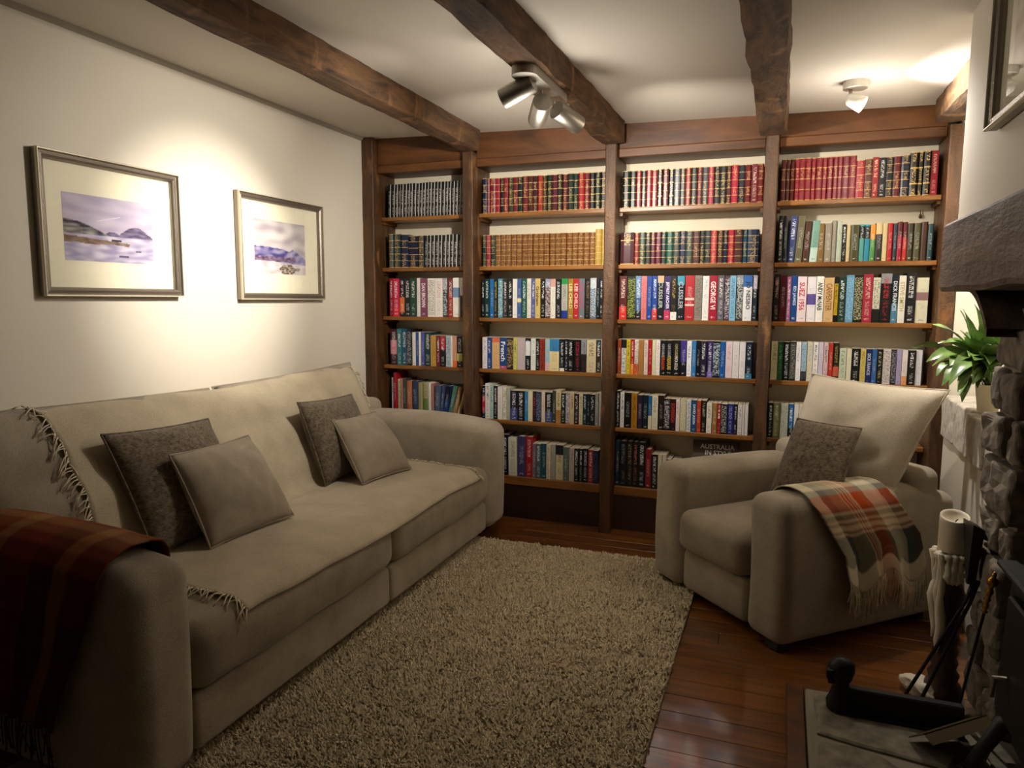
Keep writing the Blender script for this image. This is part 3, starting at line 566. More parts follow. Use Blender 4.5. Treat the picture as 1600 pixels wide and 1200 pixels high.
def picture(y0, y1, z0, z1, py0, py1, pz0, pz1, fn, label, xw=0.0, sx=1, nu=130, nv=90):
    """picture hung on a wall x=xw facing sx"""
    p = thing('framed_picture', (xw, (y0+y1)/2, z0), label, 'picture', 'framed watercolours')
    X = lambda d: xw+sx*d
    def ringm(name, prof, mat):   # prof: list of (inset, height)
        V = []; Fc = []; n = len(prof)
        for (yy, zz, sy, sz) in ((y0, z0, 1, 1), (y1, z0, -1, 1), (y1, z1, -1, -1), (y0, z1, 1, -1)):
            for i_, d in prof: V.append((X(d), yy+sy*i_, zz+sz*i_))
        for k in range(4):
            for j in range(n-1):
                q = (k*n+j, k*n+j+1, ((k+1) % 4)*n+j+1, ((k+1) % 4)*n+j); Fc.append(q if sx > 0 else q[::-1])
        mk(name, V, Fc, mat, p)
    ringm('frame_moulding', [(0, .004), (0, .03), (.004, .034), (.009, .026), (.02, .029), (.027, .024), (.031, .017), (.031, .006)], M_SILVER)
    ringm('frame_bead', [(-.0006, .024), (-.0008, .032), (.0015, .0352), (.0045, .0348), (.0055, .031)], M_BEAD)
    i_ = .03
    def sheet(name, a, b, c, d, dx, mat, th=.0015): return boxm(name, min(X(dx), X(dx-th)), max(X(dx), X(dx-th)), a, b, c, d, mat, p)
    sheet('mount', y0+i_, y1-i_, z0+i_, z1-i_, .008, M_MATB)
    V = []; Fc = []; C = []
    for i in range(nu+1):
        for j in range(nv+1):
            u, v = i/nu, j/nv; V.append((X(.0088), py0+(py1-py0)*u, pz0+(pz1-pz0)*v)); C.append((*fn(u, v), 1))
    for i in range(nu):
        for j in range(nv):
            q = (i*(nv+1)+j, (i+1)*(nv+1)+j, (i+1)*(nv+1)+j+1, i*(nv+1)+j+1); Fc.append(q if sx > 0 else q[::-1])
    pr = mk('watercolour', V, Fc, M_PRINT, p); vcol(pr, 'Col', C)
    V = [(X(.0125), a, b) for a, b in ((y0+i_, z0+i_), (y1-i_, z0+i_), (y1-i_, z1-i_), (y0+i_, z1-i_))]
    mk('glass_pane', V, [(0, 1, 2, 3) if sx > 0 else (3, 2, 1, 0)], M_GLASS, p); return p
picture(-2.008, -1.411, 1.265, 1.752, -1.911, -1.536, 1.390, 1.622, paint_a, 'framed watercolour of a rocky bay on the left wall, nearer the camera')
picture(-1.07, -.432, 1.255, 1.745, -.952, -.568, 1.380, 1.634, paint_b, 'framed watercolour of blue hills on the left wall, nearer the bookcase')
picture(-2.15, -1.475, 1.700, 2.08, -2.02, -1.60, 1.80, 2.0, lambda u, v: lerp(srgb('b8a090'), srgb('e0d8cc'), min(1, max(0, .5+noise.noise(Vector((u*5, v*5, 2)))))), 'silver framed picture hanging above the mantel, cut by the right edge', 2.84, -1, 24, 16)

# ---------------------------------------------------------------- spotlights
sp = thing('triple_spotlight', (1.47, -1.12, 2.05), 'brushed steel bar of three spotlights under the middle ceiling beam', 'light')
V, Fc = [], []
out = [];
for k in range(13): a = math.pi*k/12; out.append((1.47+.045*math.cos(a), -.94+.045*math.sin(a)))
for k in range(13): a = math.pi+math.pi*k/12; out.append((1.47+.045*math.cos(a), -1.30+.045*math.sin(a)))
n = len(out); V = [(x, y, 2.052) for x, y in out]+[(x, y, 2.022) for x, y in out]
Fc = [(i, (i+1) % n, n+(i+1) % n, n+i) for i in range(n)]+[tuple(range(n))[::-1], tuple(n+i for i in range(n))]
mk('mounting_bar', V, Fc, M_STEEL, sp)
for i, ((hp, aim), (pw, sz, bl)) in enumerate(zip(HEADS, HEADPOW)):
    hp = Vector(hp); d = (Vector(aim)-hp).normalized()
    v, f = lathe([(.012, -.064), (.034, -.064), (.036, -.061), (.036, .058), (.0355, .0605), (.0325, .0605), (.032, .03), (.001, .028)], 28, hp, d)
    hd = mk('lamp_head', v, f, M_STEEL, sp, True); m_ = hd.modifiers.new('e', 'EDGE_SPLIT'); m_.split_angle = math.radians(40)
    v, f = lathe([(.0005, .0335), (.026, .0335), (.026, .034), (.0005, .0345)], 20, hp, d); mk('bulb', v, f, M_BULB, hd)
    top = Vector((1.47, (-1.28, -1.12, -.96)[i], 2.03)); v, f = tube([top, top+Vector((0, 0, -.02)), hp-d*.02], .006, 8); mk('swivel_stem', v, f, M_STEEL, sp)
    v, f = lathe([(.02, -.004), (.02, .004)], 16, hp-d*.02+Vector((0, 0, .036)), (0, 0, 1)); mk('swivel_disc', v, f, M_STEEL, sp)
    spot('spot_lamp', hp+d*.064, aim, pw, sz, bl)
    if i == 0: spot('spot_lamp_skirt', hp+d*.064, aim, *SKIRT)
l = bpy.data.lights.new('added_room_fill', 'POINT'); l.energy = FILLPOW; l.color = WARM; l.shadow_soft_size = .09  # added point light in midair, standing in for bulb spill to lift the ceiling
o = bpy.data.objects.new('added_room_fill', l); COL.objects.link(o); o.location = (1.47, -1.12, 1.74)
v, f = tube([(1.49, -1.03, 1.985), (1.485, -1.035, 1.94)], .003, 6); mk('lever', v, f, M_STEEL, sp)
ws_ = thing('ceiling_spotlight', (2.565, -.41, ceilz(2.565)), 'small white swivel spotlight on the ceiling near the right end', 'light')
v, f = lathe([(.045, -.028), (.047, -.026), (.047, .002)], 28, (2.572, -.41, ceilz(2.57)-.001)); mk('ceiling_rose', v, f, M_WHITE, ws_, False)
v, f = tube([(2.555, -.41, ceilz(2.56)-.025), (2.555, -.412, 2.092)], .0075, 10); mk('stem', v, f, M_STEEL, ws_)
hp, aim = Vector(WHEAD[0]), Vector(WHEAD[1]); d = (aim-hp).normalized()
v, f = lathe([(.006, -.045), (.018, -.042), (.026, -.028), (.030, 0), (.033, .028), (.031, .028), (.028, .012), (.001, .010)], 26, hp, d)
hd = mk('lamp_head', v, f, M_WHITE, ws_, True)
v, f = lathe([(.0005, .014), (.024, .014), (.022, .026), (.0005, .03)], 20, hp, d); mk('bulb', v, f, M_BULB, hd)
spot('ceiling_spot_lamp', hp+d*.036, aim, *WPOW, rad=.02)
l = bpy.data.lights.new('added_chair_fill', 'POINT'); l.energy = 2.3; l.color = WARM; l.shadow_soft_size = .04  # unseen point light added below the white spotlight to brighten the armchair
o = bpy.data.objects.new('added_chair_fill', l); COL.objects.link(o); o.location = (2.60, -.47, 1.90)

# ---------------------------------------------------------------- sofa
so = thing('sofa', (.5, -1.35, 0), 'long beige sofa along the left wall, covered with a cream throw', 'sofa')
X_F = .93
for a, c in ((-2.345, -1.327), (-1.323, -.335)):
    soft('base_module', (.1, X_F, a, c, .055, .21), M_SOFA, so, .022, 6, 3, (.006, 0, 0))
soft('back_frame', (.02, .2, -2.54, -.12, .055, .70), M_SOFA, so, .05, 5, 3)
def armfn(ya, yb):
    def g(V):
        V = V.copy(); yc = (ya+yb)/2; f = np.clip((V[:, 2]-.05)/.55, 0, 1)
        V[:, 1] = yc+(V[:, 1]-yc)*(.95+.09*np.sin(f*math.pi*.62))
        b = np.clip((V[:, 0]-.5)/.45, 0, 1); V[:, 2] -= .035*b**2*f; return V
    return g
soft('arm', (.04, .965, -2.55, -2.36, .055, .645), M_SOFA, so, .055, 7, 5, (.006, .008, .012), armfn(-2.55, -2.36))
soft('arm', (.04, .955, -.335, -.115, .055, .635), M_SOFA, so, .055, 7, 5, (.006, .008, .012), armfn(-.335, -.115))
DR = []
for i, (a, c) in enumerate(((-2.35, -1.322), (-1.326, -.34))):
    soft('seat_cushion', (.24, .955, a, c, .212, .40), M_SOFA2, so, .062, 10, 4, (.02, .004, .028), None, .006, 5, i*9); DR.append(LAST[0])
def pillow_grid(P, th, nu=26, conc=.05, seed=0, wr=.0, pinch=1.0, sag=0):
    """P = corners TL,TR,BR,BL (world). returns verts, faces of a closed pillow"""
    P = [np.array(p, float) for p in P]; nrm = np.cross(P[1]-P[0], P[3]-P[0]); nrm /= np.linalg.norm(nrm)
    V = []; idx = {}; Fc = []
    for side in (1, -1):
        for i in range(nu+1):
            for j in range(nu+1):
                if side == -1 and (i in (0, nu) or j in (0, nu)): idx[(side, i, j)] = idx[(1, i, j)]; continue
                u, v = i/nu*2-1, j/nu*2-1
                uu = u*(1-conc*(1-v*v)); vv = v*(1-conc*(1-u*u))
                a, b = (uu+1)/2, (vv+1)/2
                p = (P[0]*(1-a)+P[1]*a)*(1-b)+(P[3]*(1-a)+P[2]*a)*b
                prof = (max(0, 1-u*u)**.52)*(max(0, 1-v*v)**.52)
                t = th*prof*(1+.25*v*sag)
                if wr: t += wr*noise.noise(Vector((u*3.1+seed, v*3.1, seed+side)))*prof+wr*.5*noise.noise(Vector((u*8+seed, v*5, seed)))*prof
                idx[(side, i, j)] = len(V); V.append(p+nrm*side*t)
        for i in range(nu):
            for j in range(nu):
                q = (idx[(side, i, j)], idx[(side, i+1, j)], idx[(side, i+1, j+1)], idx[(side, i, j+1)]); Fc.append(q if side > 0 else q[::-1])
    edge = [idx[(1, i, 0)] for i in range(nu+1)]+[idx[(1, nu, j)] for j in range(1, nu+1)]+[idx[(1, i, nu)] for i in range(nu-1, -1, -1)]+[idx[(1, 0, j)] for j in range(nu-1, 0, -1)]
    return np.array(V), Fc, [V[k] for k in edge]
def cushion(name, P, th, mat, label, parent=None, seed=0, wr=.008, conc=.05, group=None, sag=0, pip=.0035):
    V, Fc, E = pillow_grid(P, th, seed=seed, wr=wr, conc=conc, sag=sag)
    if parent is None:
        c = V.mean(0); c[2] = V[:, 2].min(); root = thing(name, tuple(c), label, 'cushion', group)
    else: root = parent
    o = mk('cover' if parent is None else name, V, Fc, mat, root, True)
    v, f = tube(E+[E[0]], pip, 6, False); mk('piped_seam', v, f, mat, o if parent is not None else root, True)
    return (V, Fc)
DR.append(cushion('back_cushion', [(.125, -2.44, .925), (.125, -1.40, .89), (.36, -1.36, .36), (.36, -2.40, .36)], .115, M_SOFA, '', so, 3, .016, .02, sag=.7))
DR.append(cushion('back_cushion', [(.125, -1.38, .893), (.19, -.455, .925), (.36, -.36, .36), (.36, -1.34, .36)], .115, M_SOFA, '', so, 8, .016, .025, sag=.7))
for x, y in ((.82, -1.33), (.86, -2.45), (.86, -.22), (.1, -2.45), (.1, -.22), (.1, -1.33)):
    boxm('foot', x-.03, x+.03, y-.05, y+.05, .02 if x > .5 else 0, .058, M_FOOT, so)
# cream throw draped over back and seat
DV, DF = merge(DR); bvh = BVHTree.FromPolygons([Vector(v) for v in DV], DF)
th = thing('cream_throw', (.6, -1.35, .41), 'cream fringed throw spread over the back and seat of the sofa', 'throw')
ya, yb, ny, ns = -2.17, -.50, 90, 76; G = []
for i in range(ny+1):
    f = i/ny; yv = ya+(yb-ya)*f; pts = []
    e0 = .02*noise.noise(Vector((yv*3, 1, 1)))
    for x in np.linspace(.10, .26, 9):
        h_ = bvh.ray_cast(Vector((x, yv, 2)), Vector((0, 0, -1)))
        if h_[0] is not None and h_[0].z > .8: pts.append(h_[0]+h_[1]*.007)
    p0 = pts[0].copy() if pts else Vector((.12, yv, .88)); pts = [p0+Vector((-.06, 0, -.07)), p0+Vector((-.045, 0, -.015)), p0+Vector((-.02, 0, .012))]+pts
    ztop = pts[-1].z if pts else .85; xlast = pts[-1].x if pts else .2
    for z in np.linspace(ztop-.01, .455, 28):
        h_ = bvh.ray_cast(Vector((1.4, yv, z)), Vector((-1, 0, 0)))
        if h_[0] is not None and h_[0].x < .62 and (not pts or h_[0].x > pts[-1].x-.05): pts.append(h_[0]+h_[1]*.007)
    xs = pts[-1].x+.02
    xf = .955+.012*noise.noise(Vector((yv*4, 7, 2)))
    for x in np.linspace(xs, xf, 34):
        h_ = bvh.ray_cast(Vector((x, yv, .8)), Vector((0, 0, -1)))
        if h_[0] is not None and h_[0].z > .3: pts.append(h_[0]+h_[1]*.007)
    # resample
    A = np.array([list(p) for p in pts]); 
    for _ in range(3): A[1:-1] = A[1:-1]*.5+(A[:-2]+A[2:])*.25
    s = np.r_[0, np.cumsum(np.linalg.norm(np.diff(A, axis=0), axis=1))]; q = np.linspace(0, s[-1], ns+1)
    G.append(np.stack([np.interp(q, s, A[:, k]) for k in range(3)], 1))
G = np.array(G)
ygs = np.linspace(ya, yb, ny+1); i0, i1 = int(np.searchsorted(ygs, -1.60)), int(np.searchsorted(ygs, -1.10))
for i in range(i0+1, i1):
    f = (i-i0)/(i1-i0); yk = G[i, :, 1].copy(); G[i] = G[i0]*(1-f)+G[i1]*f; G[i, :, 1] = yk; G[i, :, 2] -= .006*math.sin(math.pi*f)
for _ in range(6): G[1:-1, :, 0] = G[1:-1, :, 0]*.5+(G[:-2, :, 0]+G[2:, :, 0])*.25; G[1:-1, :, 2] = G[1:-1, :, 2]*.5+(G[:-2, :, 2]+G[2:, :, 2])*.25
G[:, :, 2] += .007; G[:, :, 0] += .005
for i in range(ny+1):
    sk = .05*noise.noise(Vector((i*.0, 0, 0)))
G[0, :, 1] += [.012*noise.noise(Vector((k*.2, 3, 1))) for k in range(ns+1)]; G[-1, :, 1] += [.02*noise.noise(Vector((k*.15, 5, 1))) for k in range(ns+1)]
def sheet(name, G, mat, parent, thick=.004):
    a, b, _ = G.shape; du = np.gradient(G, axis=0); dv = np.gradient(G, axis=1); nn = np.cross(du, dv); nn /= np.maximum(np.linalg.norm(nn, axis=2, keepdims=True), 1e-9)
    V = np.concatenate([(G).reshape(-1, 3), (G-nn*thick).reshape(-1, 3)]); m_ = a*b; Fc = []
    for i in range(a-1):
        for j in range(b-1):
            q = (i*b+j, (i+1)*b+j, (i+1)*b+j+1, i*b+j+1); Fc.append(q); Fc.append(tuple(m_+k for k in q[::-1]))
    rim = [i*b for i in range(a)]+[(a-1)*b+j for j in range(1, b)]+[i*b+b-1 for i in range(a-2, -1, -1)]+[j for j in range(b-2, 0, -1)]
    for k in range(len(rim)): p, q = rim[k], rim[(k+1) % len(rim)]; Fc.append((p, m_+p, m_+q, q))
    return mk(name, V, Fc, mat, parent, True), nn
tho, TN = sheet('woven_cloth', G, M_THROW, th, -.004)
def fringe(name, edge, nrm, dirs, mat, parent, ln=.07, rad=.0019, step=.5, jit=.35, droop=.02, cols=None):
    parts = []; cl = []
    E = np.array(edge); s = np.r_[0, np.cumsum(np.linalg.norm(np.diff(E, axis=0), axis=1))]
    k = 0
    for q in np.arange(.004, s[-1]-.002, step*.01+.0055):
        p = Vector([np.interp(q, s, E[:, c]) for c in range(3)]); i = min(len(E)-1, int(np.searchsorted(s, q)))
        n_ = Vector(nrm[i]); d = Vector(dirs[i])+Vector(rng.normal(0, jit, 3)); d = (d-n_*d.dot(n_)).normalized(); l = ln*random.uniform(.7, 1.15)
        side = n_.cross(d)*random.uniform(-.25, .25)
        pts = [p+n_*.003, p+d*l*.35+n_*.005+side*l*.1, p+d*l*.7+n_*.004+side*l*.4-Vector((0, 0, droop*.4)), p+d*l+n_*.003+side*l*.7-Vector((0, 0, droop))]
        v, f = tube(pts, [rad, rad*1.1, rad, rad*1.3], 4); parts.append((v, f))
        if cols is not None: cl += [(*cols(q/s[-1]), 1)]*len(v)
    V, Fc = merge(parts); o = mk(name, V, Fc, mat, parent, True); tag(o, kind='stuff')
    if cols is not None: vcol(o, 'Col', cl)
    return o
sgn = 1 if TN[ny//2, ns//2, 2] > 0 else -1
dn = lambda i_, y_: [(.12, y_, -.25)]*(ns+1)
fringe('fringe', G[0], sgn*TN[0], dn(0, -.55), M_FRINGE, th, .05)
fringe('fringe', G[-1], sgn*TN[-1], dn(0, .8), M_FRINGE, th, .055)
lab = boxm('care_label', -.028, .028, -.04, .04, 0, .0012, plain('label_cloth', srgb('d9c8a4'), .8), th)
lab.data.transform(Matrix.Rotation(math.radians(-24), 4, 'Z')); lab.location = Vector((.86, -2.03, .452))-Vector(th.location)
h_ = bvh.ray_cast(Vector((.86, -2.03, .8)), Vector((0, 0, -1))); lab.location.z = h_[0].z+.022-th.location.z
for dx, dy in ((-.01, .005), (.004, .0), (.0, -.016)):
    q = boxm('label_print', -.006, .006, -.012, .012, 0, .0006, plain('label_ink', srgb('6a4a38'), .8), th); q.location = lab.location+Vector((dx, dy, .0014))

G_P = 'scatter cushions on the sofa'
cushion('scatter_cushion', [(.335, -2.085, .83), (.305, -1.60, .805), (.48, -1.60, .44), (.50, -2.055, .44)], .084, M_PDARK, 'dark taupe woven cushion at the near end of the sofa', None, 11, .008, .045, G_P)
cushion('scatter_cushion', [(.475, -1.955, .748), (.405, -1.50, .73), (.635, -1.535, .445), (.615, -1.94, .445)], .078, M_PLIGHT, 'light stone cushion propped before the dark one, near end of the sofa', None, 12, .008, .045, G_P)
cushion('scatter_cushion', [(.385, -1.165, .812), (.33, -.66, .785), (.45, -.64, .44), (.475, -1.105, .44)], .084, M_PDARK, 'dark taupe woven cushion at the far end of the sofa', None, 13, .008, .045, G_P)
cushion('scatter_cushion', [(.46, -1.02, .718), (.43, -.60, .695), (.685, -.70, .445), (.63, -1.05, .445)], .075, M_PLIGHT, 'light stone cushion propped before the dark one, far end of the sofa', None, 14, .008, .045, G_P)

# plaid helper
def plaid(stops_s, stops_t):
    def col(s, t_):
        def pick(st, q):
            for e, c in st:
                if q <= e: return srgb(c)
            return srgb(st[-1][1])
        return lerp(pick(stops_s, s), pick(stops_t, t_), .42)
    return col
M_PLAID = vmat('plaid_wool', 'Col', .95, .1, .5, 350)
# brown plaid throw over the near sofa arm
bt = thing('brown_plaid_throw', (.65, -2.49, .65), 'dark rust plaid throw hanging over the near sofa arm', 'throw')
A = []; na, nb = 56, 60
for i in range(na+1):
    x = .36+.52*i/na; line = []
    prof = [(-2.352, .60), (-2.354, .645), (-2.375, .672), (-2.41, .684), (-2.455, .688), (-2.50, .684), (-2.545, .668), (-2.576, .635), (-2.584, .58), (-2.586, .5), (-2.589, .4), (-2.591, .3), (-2.593, .24)]
    b_ = min(1, max(0, (x-.5)/.45)); pr = np.array(prof); s = np.r_[0, np.cumsum(np.linalg.norm(np.diff(pr, axis=0), axis=1))]; q = np.linspace(0, s[-1], nb+1)
    yy = np.interp(q, s, pr[:, 0]); zz = np.interp(q, s, pr[:, 1])
    for k in range(nb+1):
        hang = max(0, (.6-zz[k])/.36) if yy[k] < -2.55 else 0
        fold = .014*hang*math.sin(x*52+1.5*math.sin(k*.05))
        line.append((x-.22*hang*(i/na)*.6+.012*noise.noise(Vector((k*.1, i*.1, 2))), yy[k]-abs(fold)-.004*hang, zz[k]-.035*b_**2*(1 if zz[k] > .55 else zz[k]/.55)+.004*noise.noise(Vector((x*9, k*.2, 0)))))
    A.append(line)
A = np.array(A); bo, BN = sheet('woven_cloth', A, M_PLAID, bt, -.004)
pc = plaid([(.1, '5a3420'), (.18, '8a4a28'), (.24, '9a7048'), (.3, '7a4a2a'), (.42, '6a2a18'), (.6, '4a1c12'), (.75, '2a1812'), (1, '3a1a12')], [(.15, '6a4428'), (.3, '8a3a1c'), (.38, 'a07848'), (.44, '6a3a20'), (.6, '7a2c16'), (.75, '4a2414'), (.85, '9a6838'), (1, '5a2a18')])
cc = [(*pc(k/nb, i/na), 1) for i in range(na+1) for k in range(nb+1)]; vcol(bo, 'Col', cc+cc)
fringe('fringe', A[:, -1], [(0, -1, 0)]*(na+1), [(0, 0, -1)]*(na+1), M_PLAID, bt, .09, .0016, .25, .15, 0, lambda f: srgb('4a3020'))

# ---------------------------------------------------------------- rug
ru = thing('rug', (1.3, -1.6, 0), 'thick beige shag rug between the sofa and the armchair', 'rug')
RX0, RX1, RY0, RY1 = .45, 2.035, -3.4, -.355
boxm('rug_backing', RX0, RX1, RY0, RY1, .0008, .012, M_RUGB, ru)
nt = 140000; px = RX0+.004+(RX1-RX0-.008)*rng.random(nt); py = RY0+(RY1-RY0-.004)*(1-rng.random(nt)**1.0)
keep = (py > -2.75) & (px > .72); px, py = px[keep], py[keep]; nt = len(px)
ang = rng.random(nt)*2*math.pi; hh = .013+.008*rng.random(nt); wd = .0034+.0016*rng.random(nt)
cl_ = np.array([noise.noise(Vector((a*26, c*26, 0))) for a, c in zip(px, py)])
lx = .0065*rng.normal(size=nt)+.004*cl_; ly = .0065*rng.normal(size=nt)-.005+.003*cl_
hh = hh*(1+.2*cl_); Q = []; NQ = []
for k in range(3):
    w_ = ang+k*2*math.pi/3; Q.append(np.stack([px+np.cos(w_)*wd, py+np.sin(w_)*wd, np.full(nt, .010)], 1)); NQ.append(np.stack([np.cos(w_)*.75, np.sin(w_)*.75, np.full(nt, .8)], 1))
for k in range(3):
    w_ = ang+k*2*math.pi/3; Q.append(np.stack([px+np.cos(w_)*wd*.8+lx*.6, py+np.sin(w_)*wd*.8+ly*.6, .010+hh*.7], 1)); NQ.append(np.stack([np.cos(w_)*.6, np.sin(w_)*.6, np.full(nt, 1.)], 1))
Q.append(np.stack([px+lx, py+ly, .010+hh], 1)); NQ.append(np.stack([lx*30, ly*30, np.full(nt, 1.)], 1))
VV = np.stack(Q, 1).reshape(-1, 3); nv_ = np.stack(NQ, 1).reshape(-1, 3); nv_ /= np.linalg.norm(nv_, axis=1, keepdims=True)
me = bpy.data.meshes.new('pile'); me.vertices.add(nt*7); me.vertices.foreach_set('co', VV.astype(np.float32).ravel())
base = np.arange(nt)*7; fl_ = []
for k in range(3): j = (k+1) % 3; fl_ += [base+k, base+j, base+3+j, base+3+k]
for k in range(3): j = (k+1) % 3; fl_ += [base+3+k, base+3+j, base+6]
me.loops.add(nt*21); me.loops.foreach_set('vertex_index', np.stack(fl_, 1).ravel().astype(np.int32)); me.polygons.add(nt*6)
ls = (np.arange(nt)[:, None]*21+np.array([0, 4, 8, 12, 15, 18])[None]).ravel(); me.polygons.foreach_set('loop_start', ls.astype(np.int32)); me.update(calc_edges=True)
me.polygons.foreach_set('use_smooth', [True]*len(me.polygons)); me.normals_split_custom_set_from_vertices(nv_.tolist())
pile = link('pile', me, ru, M_PILE); tag(pile, kind='stuff')
c0 = np.array(srgb('cdb994')); c1 = np.array(srgb('ead9b6')); f = np.clip(0.5+.15*cl_+.22*rng.normal(size=nt), 0, 1)[:, None]; cols = np.c_[c0+(c1-c0)*f, np.ones(nt)]
vcol(pile, 'Col', np.repeat(cols, 7, 0))

# ---------------------------------------------------------------- armchair (built turned towards the sofa)
AO = np.array([2.106, -.845, 0.]); AA = math.radians(43.5); av = np.array([math.cos(AA), math.sin(AA), 0]); au = np.array([av[1], -av[0], 0])
def aw(V):
    V = np.atleast_2d(np.array(V, float)); return AO+V[:, :1]*au+V[:, 1:2]*av+V[:, 2:]*np.array([0, 0, 1.])
ac = thing('armchair', (2.38, -.58, 0), 'wide beige upholstered armchair standing askew in front of the bookcase', 'armchair')
def aarm(sg):
    def g(V):
        V = V.copy(); f = np.clip(V[:, 2]/.5, 0, 1); V[:, 0] += sg*.012*np.sin(f*math.pi); b = np.clip(V[:, 1]/.8, 0, 1)
        V[:, 2] -= .05*np.clip((b-.72)/.28, 0, 1)**2*f; return aw(V)
    return g
soft('base', (-.2, .2, .015, .78, .035, .215), M_SOFA, ac, .03, 6, 3, (0, .012, 0), aw)
soft('arm', (-.392, -.2, -.005, .80, .03, .558), M_SOFA, ac, .052, 7, 5, (.004, .006, .006), aarm(-1))
soft('arm', (.2, .398, -.005, .885, .03, .562), M_SOFA, ac, .052, 7, 5, (.004, .006, .006), aarm(1)); ARM = LAST[0]
soft('back_frame', (-.385, .385, .655, .80, .035, .615), M_SOFA, ac, .045, 6, 3, (0, 0, .004), aw)
soft('seat_cushion', (-.198, .198, -.022, .60, .217, .385), M_SOFA2, ac, .046, 10, 4, (.004, .012, .026), aw, .005, 7, 4)
cushion('back_cushion', [tuple(aw(p)[0]) for p in ((-.19, .685, .935), (.465, .685, .935), (.345, .50, .405), (-.185, .50, .405))], .105, M_BCUSH, '', ac, 21, .016, .05, sag=.6)
for a, c in ((-.33, .06), (.33, .06), (-.33, .74), (.33, .74)):
    v, f = rboxv(a-.035, a+.035, c-.035, c+.035, .024 if a < 0 and c < .3 else 0, .036, .006, 1, 1); mk('foot', aw(v), f, M_FOOT, ac)
cushion('scatter_cushion', [tuple(aw(p)[0]) for p in ((-.035, .46, .768), (.275, .475, .775), (.335, .31, .535), (.005, .29, .482))], .06, M_PDARK, 'grey-brown woven cushion sitting on the armchair', None, 23, .007, .04, None)
# orange plaid throw over the armchair's right arm
pt = thing('orange_plaid_throw', tuple(aw((.3, .35, .57))[0]), 'orange, cream and grey plaid throw with fringe over the armchair arm', 'throw')
prof = np.array([(.188, .40), (.19, .47), (.195, .53), (.222, .566), (.26, .581), (.3, .585), (.345, .581), (.383, .563), (.412, .525), (.421, .46), (.424, .38), (.427, .31), (.43, .25)])
s = np.r_[0, np.cumsum(np.linalg.norm(np.diff(prof, axis=0), axis=1))]; na, nb = 70, 70; q = np.linspace(0, s[-1], nb+1); uu = np.interp(q, s, prof[:, 0]); zz = np.interp(q, s, prof[:, 1])
for _ in range(2): uu[1:-1] = uu[1:-1]*.5+(uu[:-2]+uu[2:])*.25; zz[1:-1] = zz[1:-1]*.5+(zz[:-2]+zz[2:])*.25
A = []
for i in range(na+1):
    f = i/na; line = []
    for k in range(nb+1):
        hang = max(0, (.55-zz[k])/.33) if uu[k] > .35 else 0
        va = .115+.11*min(1, hang*1.6)+.02*hang; vb = .50+.10*min(1, hang*2)+.03*hang
        fo = math.sin(f*21+.6)*.5+.5; fo2 = math.sin(f*11+2)*.5+.5
        line.append((uu[k]+hang*(.008+.022*fo*hang+.01*fo2)+.003*noise.noise(Vector((f*6, k*.15, 3))), va+(vb-va)*f+.012*hang*math.sin(f*21), zz[k]+(.05*hang*(fo2-.5)-.02*hang*math.sin(f*30))*(1 if hang > .6 else hang)))
    A.append(aw(line))
A = np.array(A); po, PN = sheet('woven_cloth', A, M_PLAID, pt, .004)
pc = plaid([(.30, '8a8878'), (.36, 'd8ccb0'), (.42, 'c8bca0'), (.47, 'dcd0b4'), (.50, '8c8c80'), (.515, 'b4481c'), (.605, 'b4481c'), (.62, 'e0c8a8'), (.645, '8a6a50'), (.66, 'e0c0a0'), (.685, '8a5c44'), (.70, 'e0c0a0'), (.725, '7a5a44'), (.74, 'd8b898'), (.86, '2c3430'), (.9, '343a34'), (1, 'd8ccb0')],
 [(.13, 'e0d6bc'), (.24, '5c6058'), (.36, '8c8068'), (.385, 'e0c8a8'), (.405, 'a85a34'), (.425, 'e4ccac'), (.445, 'a85a34'), (.465, 'e4ccac'), (.485, 'a85a34'), (.5, 'e4ccac'), (.6, 'b04c20'), (.66, '8a6a4c'), (.82, 'dcd2b8'), (.86, 'c8bca0'), (.93, '4c5450'), (1, '5a4434')])
cc = [(*pc(k/nb, i/na), 1) for i in range(na+1) for k in range(nb+1)]; vcol(po, 'Col', cc+cc)
nd = tuple(au); ends = lambda f: pc(.99, f)
for g_ in range(2):
    fringe('fringe', A[:, -1]+np.array(au)*.004*g_-np.array([0, 0, .02*g_]), [nd]*(na+1), [(0, 0, -1)]*(na+1), M_PLAID, pt, .085, .0018, .02+.1*g_, .1, 0, ends)

# ---------------------------------------------------------------- chimney breast, fireplace
tag(boxm('wall_chimney', 2.84, 3.45, -4.3, -1.075, 1.45, 2.3, M_WALL), kind='structure')
tag(boxm('wall_fireback', 3.3, 3.45, -4.3, -1.0, -.05, 1.5, M_BRICK), kind='structure')
tag(boxm('wall_side', 3.2, 3.3, -1.23, -1.0, -.05, 1.46, M_BACK), kind='structure')
# mantel
n = 40; V = []; Fc = []
for i in range(n+1):
    y = -1.09-1.9*i/n; dz = .012*noise.noise(Vector((y*3, 0, 4)))
    ring = [(2.805, 1.498), (2.800, 1.49), (2.797, 1.40), (2.800, 1.305+dz), (2.808, 1.292+dz), (3.05, 1.288), (3.05, 1.50)]
    for x, z in ring: V.append((x+.004*noise.noise(Vector((y*9, z*9, 2))), y+(.02 if i == 0 else 0)*noise.noise(Vector((0, z*8, 1))), z))
m_ = 7
for i in range(n):
    for j in range(m_): Fc.append((i*m_+j, i*m_+(j+1) % m_, (i+1)*m_+(j+1) % m_, (i+1)*m_+j))
Fc += [tuple(range(m_))[::-1], tuple(n*m_+j for j in range(m_))]
tag(mk('mantel_beam', V, Fc, M_MANT), 'thick grey-brown timber mantel beam above the stone fireplace', 'mantel')
